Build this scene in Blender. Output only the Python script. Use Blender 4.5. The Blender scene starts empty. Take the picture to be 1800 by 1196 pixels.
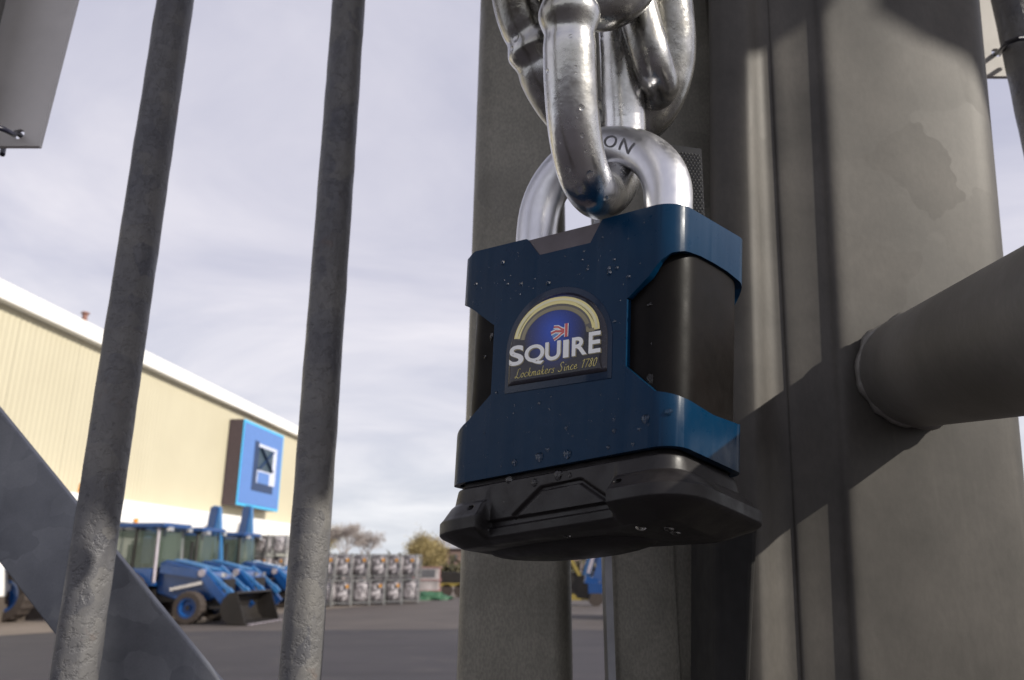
import bpy, bmesh, math, random
import numpy as np
from mathutils import Vector, Matrix, noise as mnoise
random.seed(7)
scene = bpy.context.scene
COL = scene.collection
R = math.radians

# ---------------------------------------------------------------- camera
CAMZ = 1.65
PITCH = R(16.4)
FPX = 1344.0
cam_d = bpy.data.cameras.new('camera')
cam = bpy.data.objects.new('camera', cam_d)
COL.objects.link(cam)
cam.location = (0, 0, CAMZ)
cam.rotation_euler = (math.pi / 2 + PITCH, 0, 0)
cam_d.sensor_width = 36
cam_d.lens = 36 * FPX / 1800
cam_d.clip_start = 0.01
cam_d.clip_end = 3000
cam_d.dof.use_dof = True
cam_d.dof.focus_distance = 0.25
cam_d.dof.aperture_fstop = 23
scene.camera = cam
scene.render.resolution_x = 1024
scene.render.resolution_y = 680

# ---------------------------------------------------------------- light
SUN_AZ, SUN_EL = R(65), R(30)       # azimuth measured from behind the camera towards the right
sd = Vector((math.sin(SUN_AZ) * math.cos(SUN_EL), -math.cos(SUN_AZ) * math.cos(SUN_EL), math.sin(SUN_EL)))
sun_d = bpy.data.lights.new('sun', 'SUN')
sun_d.energy = 4.8
sun_d.angle = R(0.5)
sun_d.color = (1.0, 0.94, 0.84)
sun = bpy.data.objects.new('sun', sun_d)
COL.objects.link(sun)
sun.rotation_euler = sd.to_track_quat('Z', 'Y').to_euler()

def lin(r, g, b):
    f = lambda c: ((c / 255) / 12.92) if c / 255 <= 0.04045 else (((c / 255) + 0.055) / 1.055) ** 2.4
    return (f(r), f(g), f(b), 1)

world = bpy.data.worlds.new("World")
scene.world = world
world.use_nodes = True
wn, wl = world.node_tree.nodes, world.node_tree.links
wn.clear()
wout = wn.new('ShaderNodeOutputWorld')
bg_sky = wn.new('ShaderNodeBackground')
bg_cloud = wn.new('ShaderNodeBackground')
mixw = wn.new('ShaderNodeMixShader')
sky = wn.new('ShaderNodeTexSky')
sky.sky_type = 'NISHITA'
sky.sun_disc = False
sky.sun_elevation = SUN_EL
sky.sun_rotation = math.atan2(sd.x, sd.y)
sky.air_density = 1.0
sky.dust_density = 2.0
bg_sky.inputs[1].default_value = 0.10
wl.new(sky.outputs[0], bg_sky.inputs[0])
tc = wn.new('ShaderNodeTexCoord')
sep = wn.new('ShaderNodeSeparateXYZ')
wl.new(tc.outputs['Generated'], sep.inputs[0])
zc = wn.new('ShaderNodeMath'); zc.operation = 'MAXIMUM'; zc.inputs[1].default_value = 0.0
wl.new(sep.outputs['Z'], zc.inputs[0])
za = wn.new('ShaderNodeMath'); za.operation = 'ADD'; za.inputs[1].default_value = 0.16
wl.new(zc.outputs[0], za.inputs[0])
dx = wn.new('ShaderNodeMath'); dx.operation = 'DIVIDE'
dy = wn.new('ShaderNodeMath'); dy.operation = 'DIVIDE'
wl.new(sep.outputs['X'], dx.inputs[0]); wl.new(za.outputs[0], dx.inputs[1])
wl.new(sep.outputs['Y'], dy.inputs[0]); wl.new(za.outputs[0], dy.inputs[1])
cmb = wn.new('ShaderNodeCombineXYZ')
wl.new(dx.outputs[0], cmb.inputs[0]); wl.new(dy.outputs[0], cmb.inputs[1])
mp = wn.new('ShaderNodeMapping')
mp.inputs['Scale'].default_value = (0.95, 1.2, 1)
mp.inputs['Rotation'].default_value = (0, 0, R(-14))
wl.new(cmb.outputs[0], mp.inputs[0])
n1 = wn.new('ShaderNodeTexNoise'); n1.inputs['Scale'].default_value = 1.1; n1.inputs['Detail'].default_value = 7; n1.inputs['Roughness'].default_value = 0.55
n1.inputs['Distortion'].default_value = 0.5
wl.new(mp.outputs[0], n1.inputs['Vector'])
cr = wn.new('ShaderNodeValToRGB')       # cloud tone: lavender grey undersides to bright white wisps
cr.color_ramp.elements[0].position = 0.34; cr.color_ramp.elements[0].color = lin(184, 185, 210)
cr.color_ramp.elements[1].position = 0.66; cr.color_ramp.elements[1].color = lin(250, 246, 250)
wl.new(n1.outputs['Fac'], cr.inputs[0])
# brighter, bluer-white towards the horizon
hr = wn.new('ShaderNodeValToRGB')
hr.color_ramp.elements[0].position = 0.0; hr.color_ramp.elements[0].color = lin(236, 245, 249)
hr.color_ramp.elements[1].position = 0.62; hr.color_ramp.elements[1].color = lin(193, 194, 215)
e = hr.color_ramp.elements.new(0.16); e.color = lin(242, 242, 249)
e = hr.color_ramp.elements.new(0.34); e.color = lin(230, 228, 240)
wl.new(zc.outputs[0], hr.inputs[0])
mc = wn.new('ShaderNodeMix'); mc.data_type = 'RGBA'; mc.inputs[0].default_value = 0.56
wl.new(cr.outputs[0], mc.inputs[6]); wl.new(hr.outputs[0], mc.inputs[7])
wl.new(mc.outputs[2], bg_cloud.inputs[0])
bg_cloud.inputs[1].default_value = 1.02
fr = wn.new('ShaderNodeMapRange')
fr.inputs[1].default_value = 0.3; fr.inputs[2].default_value = 0.62; fr.inputs[3].default_value = 0.80; fr.inputs[4].default_value = 0.97
wl.new(n1.outputs['Fac'], fr.inputs[0])
wl.new(fr.outputs[0], mixw.inputs[0])
wl.new(bg_sky.outputs[0], mixw.inputs[1]); wl.new(bg_cloud.outputs[0], mixw.inputs[2])
wl.new(mixw.outputs[0], wout.inputs[0])

scene.view_settings.view_transform = 'Standard'
scene.view_settings.look = 'None'
scene.view_settings.exposure = 0.0
scene.view_settings.gamma = 1.0
scene.view_settings.use_curve_mapping = False

# ---------------------------------------------------------------- helpers
def at(px, py, depth):
    """world point on the sight line of a photo pixel, at a camera depth in metres"""
    a, b = (px - 900) / FPX * depth, -(py - 598) / FPX * depth
    return Vector((a, depth * math.cos(PITCH) - b * math.sin(PITCH), depth * math.sin(PITCH) + b * math.cos(PITCH) + CAMZ))

def ony(px, py, Y):
    v = at(px, py, 1.0) - Vector((0, 0, CAMZ))
    v = v * (Y / v.y)
    return Vector((v.x, v.y, v.z + CAMZ))

def onground(px, py, z=0.0):
    v = at(px, py, 1.0) - Vector((0, 0, CAMZ))
    v = v * ((z - CAMZ) / v.z)
    return Vector((v.x, v.y, z))

def tag(o, label=None, cat=None, group=None, kind=None):
    if label: o['label'] = label
    if cat: o['category'] = cat
    if group: o['group'] = group
    if kind: o['kind'] = kind
    return o

def empty(name, loc=(0, 0, 0), rz=0.0, label=None, cat=None, group=None):
    o = bpy.data.objects.new(name, None)
    o.empty_display_size = 0.1
    COL.objects.link(o)
    o.location = loc
    o.rotation_euler = (0, 0, rz)
    return tag(o, label, cat, group)

def place(o, parent, local=False):
    """parent o; mesh data is in world coordinates unless local"""
    if parent is None: return o
    o.parent = parent
    if not local:
        m = Matrix.Identity(4)
        chain_ = []
        p = parent
        while p is not None:
            chain_.append(p); p = p.parent
        for q in reversed(chain_):
            m = m @ (q.matrix_parent_inverse @ Matrix.LocRotScale(q.location, q.rotation_euler, q.scale))
        o.matrix_parent_inverse = m.inverted()
    return o

def link(name, me, mat, parent=None, local=False, smooth=None):
    if mat is not None and not me.materials: me.materials.append(mat)
    o = bpy.data.objects.new(name, me)
    COL.objects.link(o)
    if smooth is not None:
        for p in me.polygons: p.use_smooth = True
        if smooth < 180: me.set_sharp_from_angle(angle=R(smooth))
    return place(o, parent, local)

class MB:
    def __init__(self): self.v, self.f = [], []
    def add(self, vs, fs):
        n = len(self.v)
        self.v += [tuple(x) for x in vs]
        self.f += [tuple(i + n for i in f) for f in fs]
        return self
    def box(self, c, s, M=None):
        x, y, z = s[0] / 2, s[1] / 2, s[2] / 2
        vs = [Vector((a * x, b * y, d * z)) for d in (-1, 1) for b in (-1, 1) for a in (-1, 1)]
        if M is not None: vs = [M @ p for p in vs]
        vs = [p + Vector(c) for p in vs]
        return self.add(vs, [(0, 2, 3, 1), (4, 5, 7, 6), (0, 1, 5, 4), (1, 3, 7, 5), (3, 2, 6, 7), (2, 0, 4, 6)])
    def bar(self, p, q, w, h=None, up=(0, 0, 1)):
        p, q = Vector(p), Vector(q); h = h or w
        d = q - p; L = d.length; d.normalize()
        a = d.cross(Vector(up))
        if a.length < 1e-4: a = d.cross(Vector((1, 0, 0)))
        a.normalize(); b = a.cross(d)
        M = Matrix((a, d, b)).transposed()
        return self.box((p + q) / 2, (w, L, h), M)
    def tube(self, pts, r, n=12, closed=False, caps=True, ref=None):
        pts = [Vector(p) for p in pts]; m = len(pts)
        rs = r if hasattr(r, '__len__') else [r] * m
        vs = []; prev = None
        for i, p in enumerate(pts):
            if closed: t = pts[(i + 1) % m] - pts[i - 1]
            else: t = pts[min(i + 1, m - 1)] - pts[max(i - 1, 0)]
            t.normalize()
            if prev is None:
                a = Vector(ref) if ref else (Vector((0, 0, 1)) if abs(t.z) < .9 else Vector((1, 0, 0)))
            else: a = prev
            a = a - t * a.dot(t); a.normalize(); prev = a
            b = t.cross(a)
            for k in range(n):
                an = 2 * math.pi * k / n
                vs.append(p + (a * math.cos(an) + b * math.sin(an)) * rs[i])
        fs = []
        for i in range(m if closed else m - 1):
            j = (i + 1) % m
            for k in range(n):
                l = (k + 1) % n
                fs.append((i * n + k, i * n + l, j * n + l, j * n + k))
        if not closed and caps:
            fs.append(tuple(range(n - 1, -1, -1))); fs.append(tuple((m - 1) * n + k for k in range(n)))
        return self.add(vs, fs)
    def prism(self, poly, z0, z1, f=lambda x, y, z: (x, y, z)):
        n = len(poly)
        vs = [f(x, y, z0) for x, y in poly] + [f(x, y, z1) for x, y in poly]
        fs = [tuple(range(n - 1, -1, -1)), tuple(range(n, 2 * n))] + [(i, (i + 1) % n, n + (i + 1) % n, n + i) for i in range(n)]
        return self.add(vs, fs)
    def mesh(self, name='m'):
        me = bpy.data.meshes.new(name)
        me.from_pydata(self.v, [], self.f)
        bm = bmesh.new(); bm.from_mesh(me)
        bmesh.ops.recalc_face_normals(bm, faces=bm.faces)
        bm.to_mesh(me); bm.free()
        return me
    def build(self, name, mat, parent=None, local=False, smooth=None):
        return link(name, self.mesh(name), mat, parent, local, smooth)

def copy_tree(o, parent=None):
    c = o.copy(); COL.objects.link(c)
    if parent is not None:
        c.parent = parent; c.matrix_parent_inverse = o.matrix_parent_inverse.copy()
    for ch in [x for x in bpy.data.objects if x.parent == o]: copy_tree(ch, c)
    return c

def bevel(o, w, seg=2, angle=35):
    m = o.modifiers.new('bevel', 'BEVEL'); m.width = w; m.segments = seg; m.limit_method = 'ANGLE'; m.angle_limit = R(angle)
    m.harden_normals = False
    return o

def bake(o, warpf=None, smooth=35):
    """apply modifiers, then bend the vertices with warpf"""
    dg = bpy.context.evaluated_depsgraph_get()
    me = bpy.data.meshes.new_from_object(o.evaluated_get(dg))
    o.modifiers.clear()
    o.data = me
    if warpf:
        for v in me.vertices: v.co = warpf(v.co)
        me.update()
    for p in me.polygons: p.use_smooth = True
    if smooth < 180: me.set_sharp_from_angle(angle=R(smooth))
    return o

# ---------------------------------------------------------------- materials
class Mat:
    def __init__(self, name):
        self.m = bpy.data.materials.new(name); self.m.use_nodes = True
        self.n = self.m.node_tree.nodes; self.l = self.m.node_tree.links
        self.b = self.n['Principled BSDF']; self.tc = None
    def set(self, **k):
        for a, v in k.items(): self.b.inputs[a.replace('_', ' ')].default_value = v
        return self
    def coord(self, kind='Object', scale=(1, 1, 1)):
        if self.tc is None: self.tc = self.n.new('ShaderNodeTexCoord')
        mpn = self.n.new('ShaderNodeMapping'); mpn.inputs['Scale'].default_value = scale
        self.l.new(self.tc.outputs[kind], mpn.inputs[0])
        return mpn.outputs[0]
    def noise(self, scale, detail=4, rough=.55, kind='Object', stretch=(1, 1, 1), dist=0):
        t = self.n.new('ShaderNodeTexNoise'); t.inputs['Scale'].default_value = scale
        t.inputs['Detail'].default_value = detail; t.inputs['Roughness'].default_value = rough; t.inputs['Distortion'].default_value = dist
        self.l.new(self.coord(kind, stretch), t.inputs['Vector'])
        return t.outputs['Fac']
    def voronoi(self, scale, stretch=(1, 1, 1), feature='F1', out='Color', vec=None):
        t = self.n.new('ShaderNodeTexVoronoi'); t.inputs['Scale'].default_value = scale; t.feature = feature
        self.l.new(vec or self.coord('Object', stretch), t.inputs['Vector'])
        return t.outputs[out]
    def ramp(self, fac, stops):
        r = self.n.new('ShaderNodeValToRGB'); el = r.color_ramp.elements
        el[0].position, el[0].color = stops[0]; el[1].position, el[1].color = stops[-1]
        for p, c in stops[1:-1]:
            q = el.new(p); q.color = c
        self.l.new(fac, r.inputs[0]); return r.outputs[0]
    def mix(self, fac, a, b, mode='MIX'):
        x = self.n.new('ShaderNodeMix'); x.data_type = 'RGBA'; x.blend_type = mode
        for sock, val in ((x.inputs[0], fac), (x.inputs[6], a), (x.inputs[7], b)):
            if hasattr(val, 'is_output'): self.l.new(val, sock)
            else: sock.default_value = val
        return x.outputs[2]
    def math(self, op, a, b=0.0, c=None):
        x = self.n.new('ShaderNodeMath'); x.operation = op
        for i, val in enumerate((a, b) if c is None else (a, b, c)):
            if hasattr(val, 'is_output'): self.l.new(val, x.inputs[i])
            else: x.inputs[i].default_value = val
        return x.outputs[0]
    def rng(self, fac, a, b, c, d):
        x = self.n.new('ShaderNodeMapRange')
        self.l.new(fac, x.inputs[0])
        for i, v in enumerate((a, b, c, d)): x.inputs[i + 1].default_value = v
        return x.outputs[0]
    def color(self, s):
        if hasattr(s, 'is_output'): self.l.new(s, self.b.inputs['Base Color'])
        else: self.b.inputs['Base Color'].default_value = s
        return self
    def rough(self, s):
        if hasattr(s, 'is_output'): self.l.new(s, self.b.inputs['Roughness'])
        else: self.b.inputs['Roughness'].default_value = s
        return self
    def bump(self, h, strength=.3, dist=.001):
        prev = self.b.inputs['Normal'].links[0].from_socket if self.b.inputs['Normal'].links else None
        x = self.n.new('ShaderNodeBump'); x.inputs['Strength'].default_value = strength; x.inputs['Distance'].default_value = dist
        self.l.new(h, x.inputs['Height'])
        if prev: self.l.new(prev, x.inputs['Normal'])
        self.l.new(x.outputs[0], self.b.inputs['Normal'])
        return self

def plain(name, col, rough=.5, metal=0, bumpsc=None, bstr=.2, bdist=.002, var=.12, vscale=6, coat=0):
    m = Mat(name).set(Metallic=metal, Coat_Weight=coat, Coat_Roughness=.1)
    c = col
    nz = m.noise(vscale, 5)
    dark = tuple(x * (1 - var) for x in col[:3]) + (1,); light = tuple(min(1, x * (1 + var)) for x in col[:3]) + (1,)
    m.color(m.ramp(nz, [(.3, dark), (.7, light)]))
    m.rough(m.rng(m.noise(vscale * 2.3, 4), .3, .7, max(.02, rough - .07), min(1, rough + .07)))
    if bumpsc: m.bump(m.noise(bumpsc, 4), bstr, bdist)
    return m.m

def galvanised(name, c0, c1, spangle=40, metal=.55, rough=.5, grain=900, bstr=.35, rust=0.0, pits=False, spmix=.38):
    """hot dip galvanised steel: spangle patches, grey mottling, orange-peel grain"""
    m = Mat(name).set(Metallic=metal)
    sp = m.noise(4.5, 3, .5, dist=.4)
    warp = m.n.new('ShaderNodeVectorMath'); warp.operation = 'ADD'
    nn = m.n.new('ShaderNodeTexNoise'); nn.inputs['Scale'].default_value = 55
    m.l.new(m.coord(), nn.inputs['Vector'])
    scn = m.n.new('ShaderNodeVectorMath'); scn.operation = 'SCALE'; scn.inputs['Scale'].default_value = .018
    m.l.new(nn.outputs['Color'], scn.inputs[0]); m.l.new(m.coord(), warp.inputs[0]); m.l.new(scn.outputs[0], warp.inputs[1])
    vo = m.voronoi(spangle, vec=warp.outputs[0])
    bw = m.n.new('ShaderNodeRGBToBW'); m.l.new(vo, bw.inputs[0])
    base = m.ramp(m.noise(22, 6, .6), [(.3, c0), (.72, c1)])
    base = m.mix(spmix, base, m.ramp(bw.outputs[0], [(.2, c0), (.8, c1)]))
    base = m.mix(m.rng(sp, .35, .75, 0, .35), base, tuple(x * .75 for x in c0[:3]) + (1,))
    streak = m.noise(60, 5, .6, stretch=(1, 1, .06))
    base = m.mix(m.rng(streak, .55, .8, 0, .3), base, tuple(min(1, x * 1.3) for x in c1[:3]) + (1,))
    if bstr > .5:
        sc1 = m.noise(28, 8, .75, dist=.6)
        base = m.mix(m.rng(sc1, .66, .72, 0, .55), base, (.62, .60, .55, 1))
        base = m.mix(m.rng(m.noise(18, 5, .6, stretch=(1, 1, .12)), .55, .75, 0, .4), base, (.09, .075, .045, 1))
    if rust:
        rm = m.noise(35, 5, .65)
        base = m.mix(m.rng(rm, .64, .78, 0, rust), base, (.16, .07, .03, 1))
    fine = m.noise(grain * 1.3, 2, .6, stretch=(1, 1, .45))
    base = m.mix(m.rng(fine, .38, .62, .34 if bstr > .5 else .12, 0), base, tuple(x * .45 for x in c0[:3]) + (1,))
    m.color(base)
    m.rough(m.rng(bw.outputs[0], .1, .9, rough - spmix * .26, rough + spmix * .3))
    m.bump(m.noise(grain, 3, .5), bstr, .0003)
    if pits:
        m.bump(m.rng(m.noise(210, 4, .7), .35, .5, 0, 1), .55, .0007)
        m.bump(m.noise(70, 3, .5), .4, .0012)
    return m.m

GALV_BAR = galvanised('galvanised_bar', (.070, .072, .088, 1), (.235, .225, .205, 1), spangle=60, metal=.1, rough=.5, grain=1200, rust=.5, pits=True)
GALV_DIAG = galvanised('galvanised_brace', (.12, .126, .145, 1), (.33, .34, .36, 1), spangle=46, metal=.45, rough=.5, grain=1500, bstr=.15)
GALV_STILE = galvanised('galvanised_stile', (.17, .16, .13, 1), (.36, .34, .28, 1), spangle=30, metal=.3, rough=.5, grain=800, bstr=.7)
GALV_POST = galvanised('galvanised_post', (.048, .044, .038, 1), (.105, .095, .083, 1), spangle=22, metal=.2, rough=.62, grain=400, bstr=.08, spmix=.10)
GALV_TUBE = galvanised('galvanised_tube', (.15, .14, .125, 1), (.27, .255, .235, 1), spangle=30, metal=.3, rough=.5, grain=500, bstr=.1, spmix=.15)
SIGN_BACK = plain('sign_back', (.66, .63, .60, 1), .45, vscale=30, var=.07)
BLACK_NYLON = plain('black_nylon', (.015, .015, .03, 1), .35, vscale=100)
GALV_EDGE = plain('edge_zinc', (.3, .3, .31, 1), .45, .5, 600, .2, .0003, vscale=80)

# ================================================================ SETTING
def sheet(name, poly, z, mat, kind='structure'):
    me = MB().add([(x, y, z) for x, y in poly], [tuple(range(len(poly)))]).mesh(name)
    return tag(link(name, me, mat), kind=kind)

am = Mat('asphalt')
a1 = am.ramp(am.noise(.35, 6, .6), [(.3, (.024, .021, .028, 1)), (.7, (.040, .035, .042, 1))])
a1 = am.mix(am.rng(am.noise(.12, 3, .5, stretch=(.4, 1.6, 1)), .5, .7, 0, .5), a1, (.052, .045, .046, 1))
a1 = am.mix(am.rng(am.noise(90, 3, .7), .45, .7, 0, .45), a1, (.07, .066, .066, 1))
a1 = am.mix(am.rng(am.noise(1.1, 2, .4, stretch=(.12, 2.2, 1), dist=.6), .56, .64, 0, .45), a1, (.022, .02, .024, 1))
a1 = am.mix(am.rng(am.noise(.9, 4, .6), .58, .66, 0, .35), a1, (.07, .062, .06, 1))
am.color(a1).rough(.85).bump(am.noise(120, 4, .7), .5, .004)
ASPHALT = am.m
cm = Mat('concrete_apron')
c1 = cm.ramp(cm.noise(.5, 6, .6), [(.3, (.13, .105, .085, 1)), (.7, (.20, .165, .14, 1))])
cm.color(cm.mix(cm.rng(cm.noise(3, 5, .7), .5, .75, 0, .4), c1, (.09, .075, .062, 1))).rough(.85).bump(cm.noise(40, 4), .3, .004)
APRON = cm.m
ground_main = sheet('ground', [(-900, -200), (900, -200), (900, 1500), (-900, 1500)], 0.0, ASPHALT)
gp = [onground(0, 1118), onground(300, 1100), onground(505, 1078), onground(660, 1064), onground(760, 1056), onground(805, 1050)]
apron = sheet('concrete_apron', [(-80, gp[0].y - 1)] + [(p.x, p.y) for p in gp] + [(6, 46), (6, 90), (-80, 90)], 0.006, APRON)
om = Mat('pale_asphalt')
o1 = om.ramp(om.noise(.4, 6, .6), [(.3, (.055, .045, .044, 1)), (.7, (.088, .074, .068, 1))])
om.color(om.mix(om.rng(om.noise(70, 3, .7), .45, .7, 0, .4), o1, (.12, .105, .095, 1))).rough(.85).bump(om.noise(120, 4, .7), .4, .004)
edge_n = [(-60 + i * 1.2, 21.6 + 1.3 * mnoise.noise(Vector((i * .13, 2, 0))) + .25 * mnoise.noise(Vector((i * .9, 5, 0)))) for i in range(110)]
road2 = sheet('road', edge_n + [(edge_n[-1][0], 120), (-60, 120)], 0.002, om.m)  # paler asphalt beyond an uneven near edge

# ================================================================ WAREHOUSE
SL = .082
def wall_x(y): return -13.3 - SL * (50 - y)
WD = Vector((SL, 1, 0)).normalized(); WN = Vector((1, -SL, 0)).normalized()
def wp(y, off=0.0, z=0.0):
    return Vector((wall_x(y), y, z)) + WN * off
CREAM = Mat('cream_cladding')
CREAM.color(CREAM.mix(CREAM.rng(CREAM.noise(1.5, 5, .6, stretch=(1, 1, .08)), .55, .8, 0, .25), CREAM.ramp(CREAM.noise(.25, 5, .6), [(.3, (.51, .465, .335, 1)), (.7, (.56, .515, .375, 1))]), (.42, .38, .28, 1))).rough(.5)
CREAM = CREAM.m
WHITE = plain('white_paint', (.85, .84, .81, 1), .4, var=.04, vscale=2)
GLASSG = plain('dull_window', (.28, .28, .25, 1), .25, var=.25, vscale=.8)
MULL = plain('window_frame_grey', (.12, .12, .13, 1), .4)
ROOFM = plain('grey_roof', (.3, .3, .31, 1), .6)
H_EAVE = 9.35
wh = empty('warehouse', wp(50), label='long cream clad warehouse with white eaves and a white band above its dock windows', cat='warehouse')
# corrugated cladding, split in sheets
Y0, Y1 = 8.0, 50.0
panel_l = 3.0
y = Y0
while y < Y1 - .01:
    b = MB(); ys = []
    t = 0
    while t < panel_l - 1e-6:
        ys += [(y + t, 0), (y + t + .10, 0), (y + t + .13, .015), (y + t + .22, .015)]; t += .25
    ys.append((y + panel_l - .01, 0))
    vs = []
    for (yy, o) in ys:
        vs += [wp(yy, o, 3.9), wp(yy, o, H_EAVE)]
    b.add(vs, [(2 * i, 2 * i + 2, 2 * i + 3, 2 * i + 1) for i in range(len(ys) - 1)])
    b.build('cladding_sheet', CREAM, wh)
    y += panel_l
b = MB(); b.add([wp(Y0, -.02, 0), wp(Y1, -.02, 0), wp(Y1, -.02, H_EAVE), wp(Y0, -.02, H_EAVE), wp(Y0, -25, 0), wp(Y1, -25, 0), wp(Y1, -25, H_EAVE), wp(Y0, -25, H_EAVE)],
               [(0, 1, 2, 3), (1, 5, 6, 2), (5, 4, 7, 6), (4, 0, 3, 7)])
b.build('wall', WHITE, wh)
b = MB(); b.add([wp(Y0 - .3, .2, H_EAVE + .55), wp(Y1 + .3, .2, H_EAVE + .55), wp(Y1 + .3, -12, H_EAVE + 1.6), wp(Y0 - .3, -12, H_EAVE + 1.6), wp(Y1 + .3, -25, H_EAVE + .5), wp(Y0 - .3, -25, H_EAVE + .5)], [(0, 1, 2, 3), (3, 2, 4, 5)])
b.build('roof', ROOFM, wh)
def wallbox(b, ya, yb, off0, off1, za, zb):
    P = []
    for yy in (ya, yb):
        for o in (off0, off1):
            for z in (za, zb): P.append(wp(yy, o, z))
    b.add(P, [(0, 1, 3, 2), (4, 6, 7, 5), (0, 4, 5, 1), (2, 3, 7, 6), (0, 2, 6, 4), (1, 5, 7, 3)]); return b
wallbox(MB(), Y0, Y1 + .35, -.1, .35, H_EAVE - .03, H_EAVE + .52).build('roof_fascia', WHITE, wh)
wallbox(MB(), Y0, Y1 + .25, .0, .9, 3.15, 3.95).build('dock_canopy', WHITE, wh)
wallbox(MB(), Y0, 27.0, .02, .15, .75, 3.12).build('white_panel', WHITE, wh)
wallbox(MB(), Y0, 27.0, .02, .19, 0, .74).build('plinth', plain('plinth_brown', (.10, .08, .065, 1), .8, vscale=2), wh)
for i in range(14):
    ya = 27.05 + i * 1.55
    w = wallbox(MB(), ya, ya + 1.5, .02, .06, .6, 3.12).build('window', MULL, wh)
    for zz in (.68, 1.92):
        wallbox(MB(), ya + .08, ya + 1.42, .062, .075, zz, zz + 1.14).build('pane', GLASSG, w)
wallbox(MB(), 47.1, 48.6, .0, .5, 0, 3.12).build('column', WHITE, wh)
# wall sign
SB = plain('sign_blue', (.10, .22, .55, 1), .35, var=.06)
SC = plain('sign_cyan', (.05, .5, .85, 1), .35, var=.03)
SD = plain('sign_brown_side', (.07, .05, .06, 1), .5)
SN = plain('sign_navy', (.02, .045, .12, 1), .4)
SW = plain('sign_white', (.62, .66, .8, 1), .4)
SK = plain('sign_dark_teal', (.05, .08, .11, 1), .4)
def wall_from_px(px, py, off=0):
    v = at(px, py, 1.0) - Vector((0, 0, CAMZ)); o = wp(0, off)
    t = (Vector((o.x, o.y, 0))).dot(WN) / v.dot(WN)
    return v * t + Vector((0, 0, CAMZ))
sL = wall_from_px(431, 737, .8); sR = wall_from_px(500, 768, .8); sBt = wall_from_px(420, 888, .8)
ysa, ysb, zst, zsb = sL.y, sR.y, sL.z, sBt.z
ws = empty('wall_sign', wp(ysa, 0, zsb), label='big square blue sign with cyan rim and white and navy emblem on the cream wall', cat='sign')
wallbox(MB(), ysa, ysb, .05, .78, zsb, zst).build('sign_case', SD, ws)
wallbox(MB(), ysa, ysb, .782, .80, zsb, zst).build('sign_rim', SC, ws)
wallbox(MB(), ysa + .12, ysb - .12, .802, .815, zsb + .12, zst - .12).build('sign_face', SB, ws)
sw_, sh_ = ysb - ysa, zst - zsb
def sg(name, a, b_, c, d, o, mat):
    wallbox(MB(), ysa + a * sw_, ysa + b_ * sw_, .816 + o, .83 + o, zsb + c * sh_, zsb + d * sh_).build(name, mat, ws)
sg('emblem_navy', .28, .80, .20, .24 + .06, 0, SN); sg('emblem_navy', .28, .38, .30, .80, 0, SN)
sg('emblem_white', .38, .84, .30, .78, .001, SW)
sg('emblem_dark', .38, .74, .46, .74, .018, SK)
sg('emblem_blue', .40, .68, .30, .44, .018, SB)
for s_ in (-1, 1):
    yc, zc_ = ysa + .56 * sw_, zsb + .60 * sh_
    p0 = wp(yc - .16 * sw_, .86, zc_ - s_ * .13 * sh_); p1 = wp(yc + .16 * sw_, .86, zc_ + s_ * .13 * sh_)
    MB().bar(p0, p1, .02, .25, up=WN).build('emblem_stroke', SN, ws)
# small vent on roof, orange lamp on canopy
vp = wall_from_px(150, 552, -.5)
vt = empty('roof_vent', vp, label='small reddish vent cowl on the warehouse roof edge', cat='vent')
MB().tube([vp + Vector((0, 0, -.6)), vp + Vector((0, 0, .0))], .09, 10).build('pipe', plain('rusty_cowl', (.25, .12, .09, 1), .6), vt)
MB().tube([vp + Vector((0, 0, .0)), vp + Vector((0, 0, .04)), vp + Vector((0, 0, .08))], [.15, .15, .05], 10).build('cowl', plain('rusty_cowl_top', (.3, .14, .1, 1), .6), vt)

# ================================================================ YARD MACHINES
BLUE = plain('machine_blue', (.006, .055, .20, 1), .32, coat=.5, vscale=1.5, var=.18)
BLUE2 = plain('machine_light_blue', (.04, .18, .42, 1), .35, coat=.4, vscale=2)
TYRE = plain('tyre_rubber', (.05, .038, .032, 1), .85, vscale=8, bumpsc=20, bdist=.02)
DARK = plain('dark_steel', (.016, .013, .011, 1), .55, vscale=2, var=.3)
PALE = plain('pale_post', (.42, .38, .42, 1), .4)
CHROME = plain('ram_chrome', (.7, .68, .68, 1), .2, .9)
AMBER = plain('amber_lens', (.75, .3, .03, 1), .3)
gm = Mat('cab_glass').set(Roughness=.05, Transmission_Weight=0.0, Alpha=.34)
gm.color((.12, .16, .12, 1)); CABGLASS = gm.m
SEAT = plain('seat_cloth', (.06, .05, .045, 1), .8)

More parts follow.
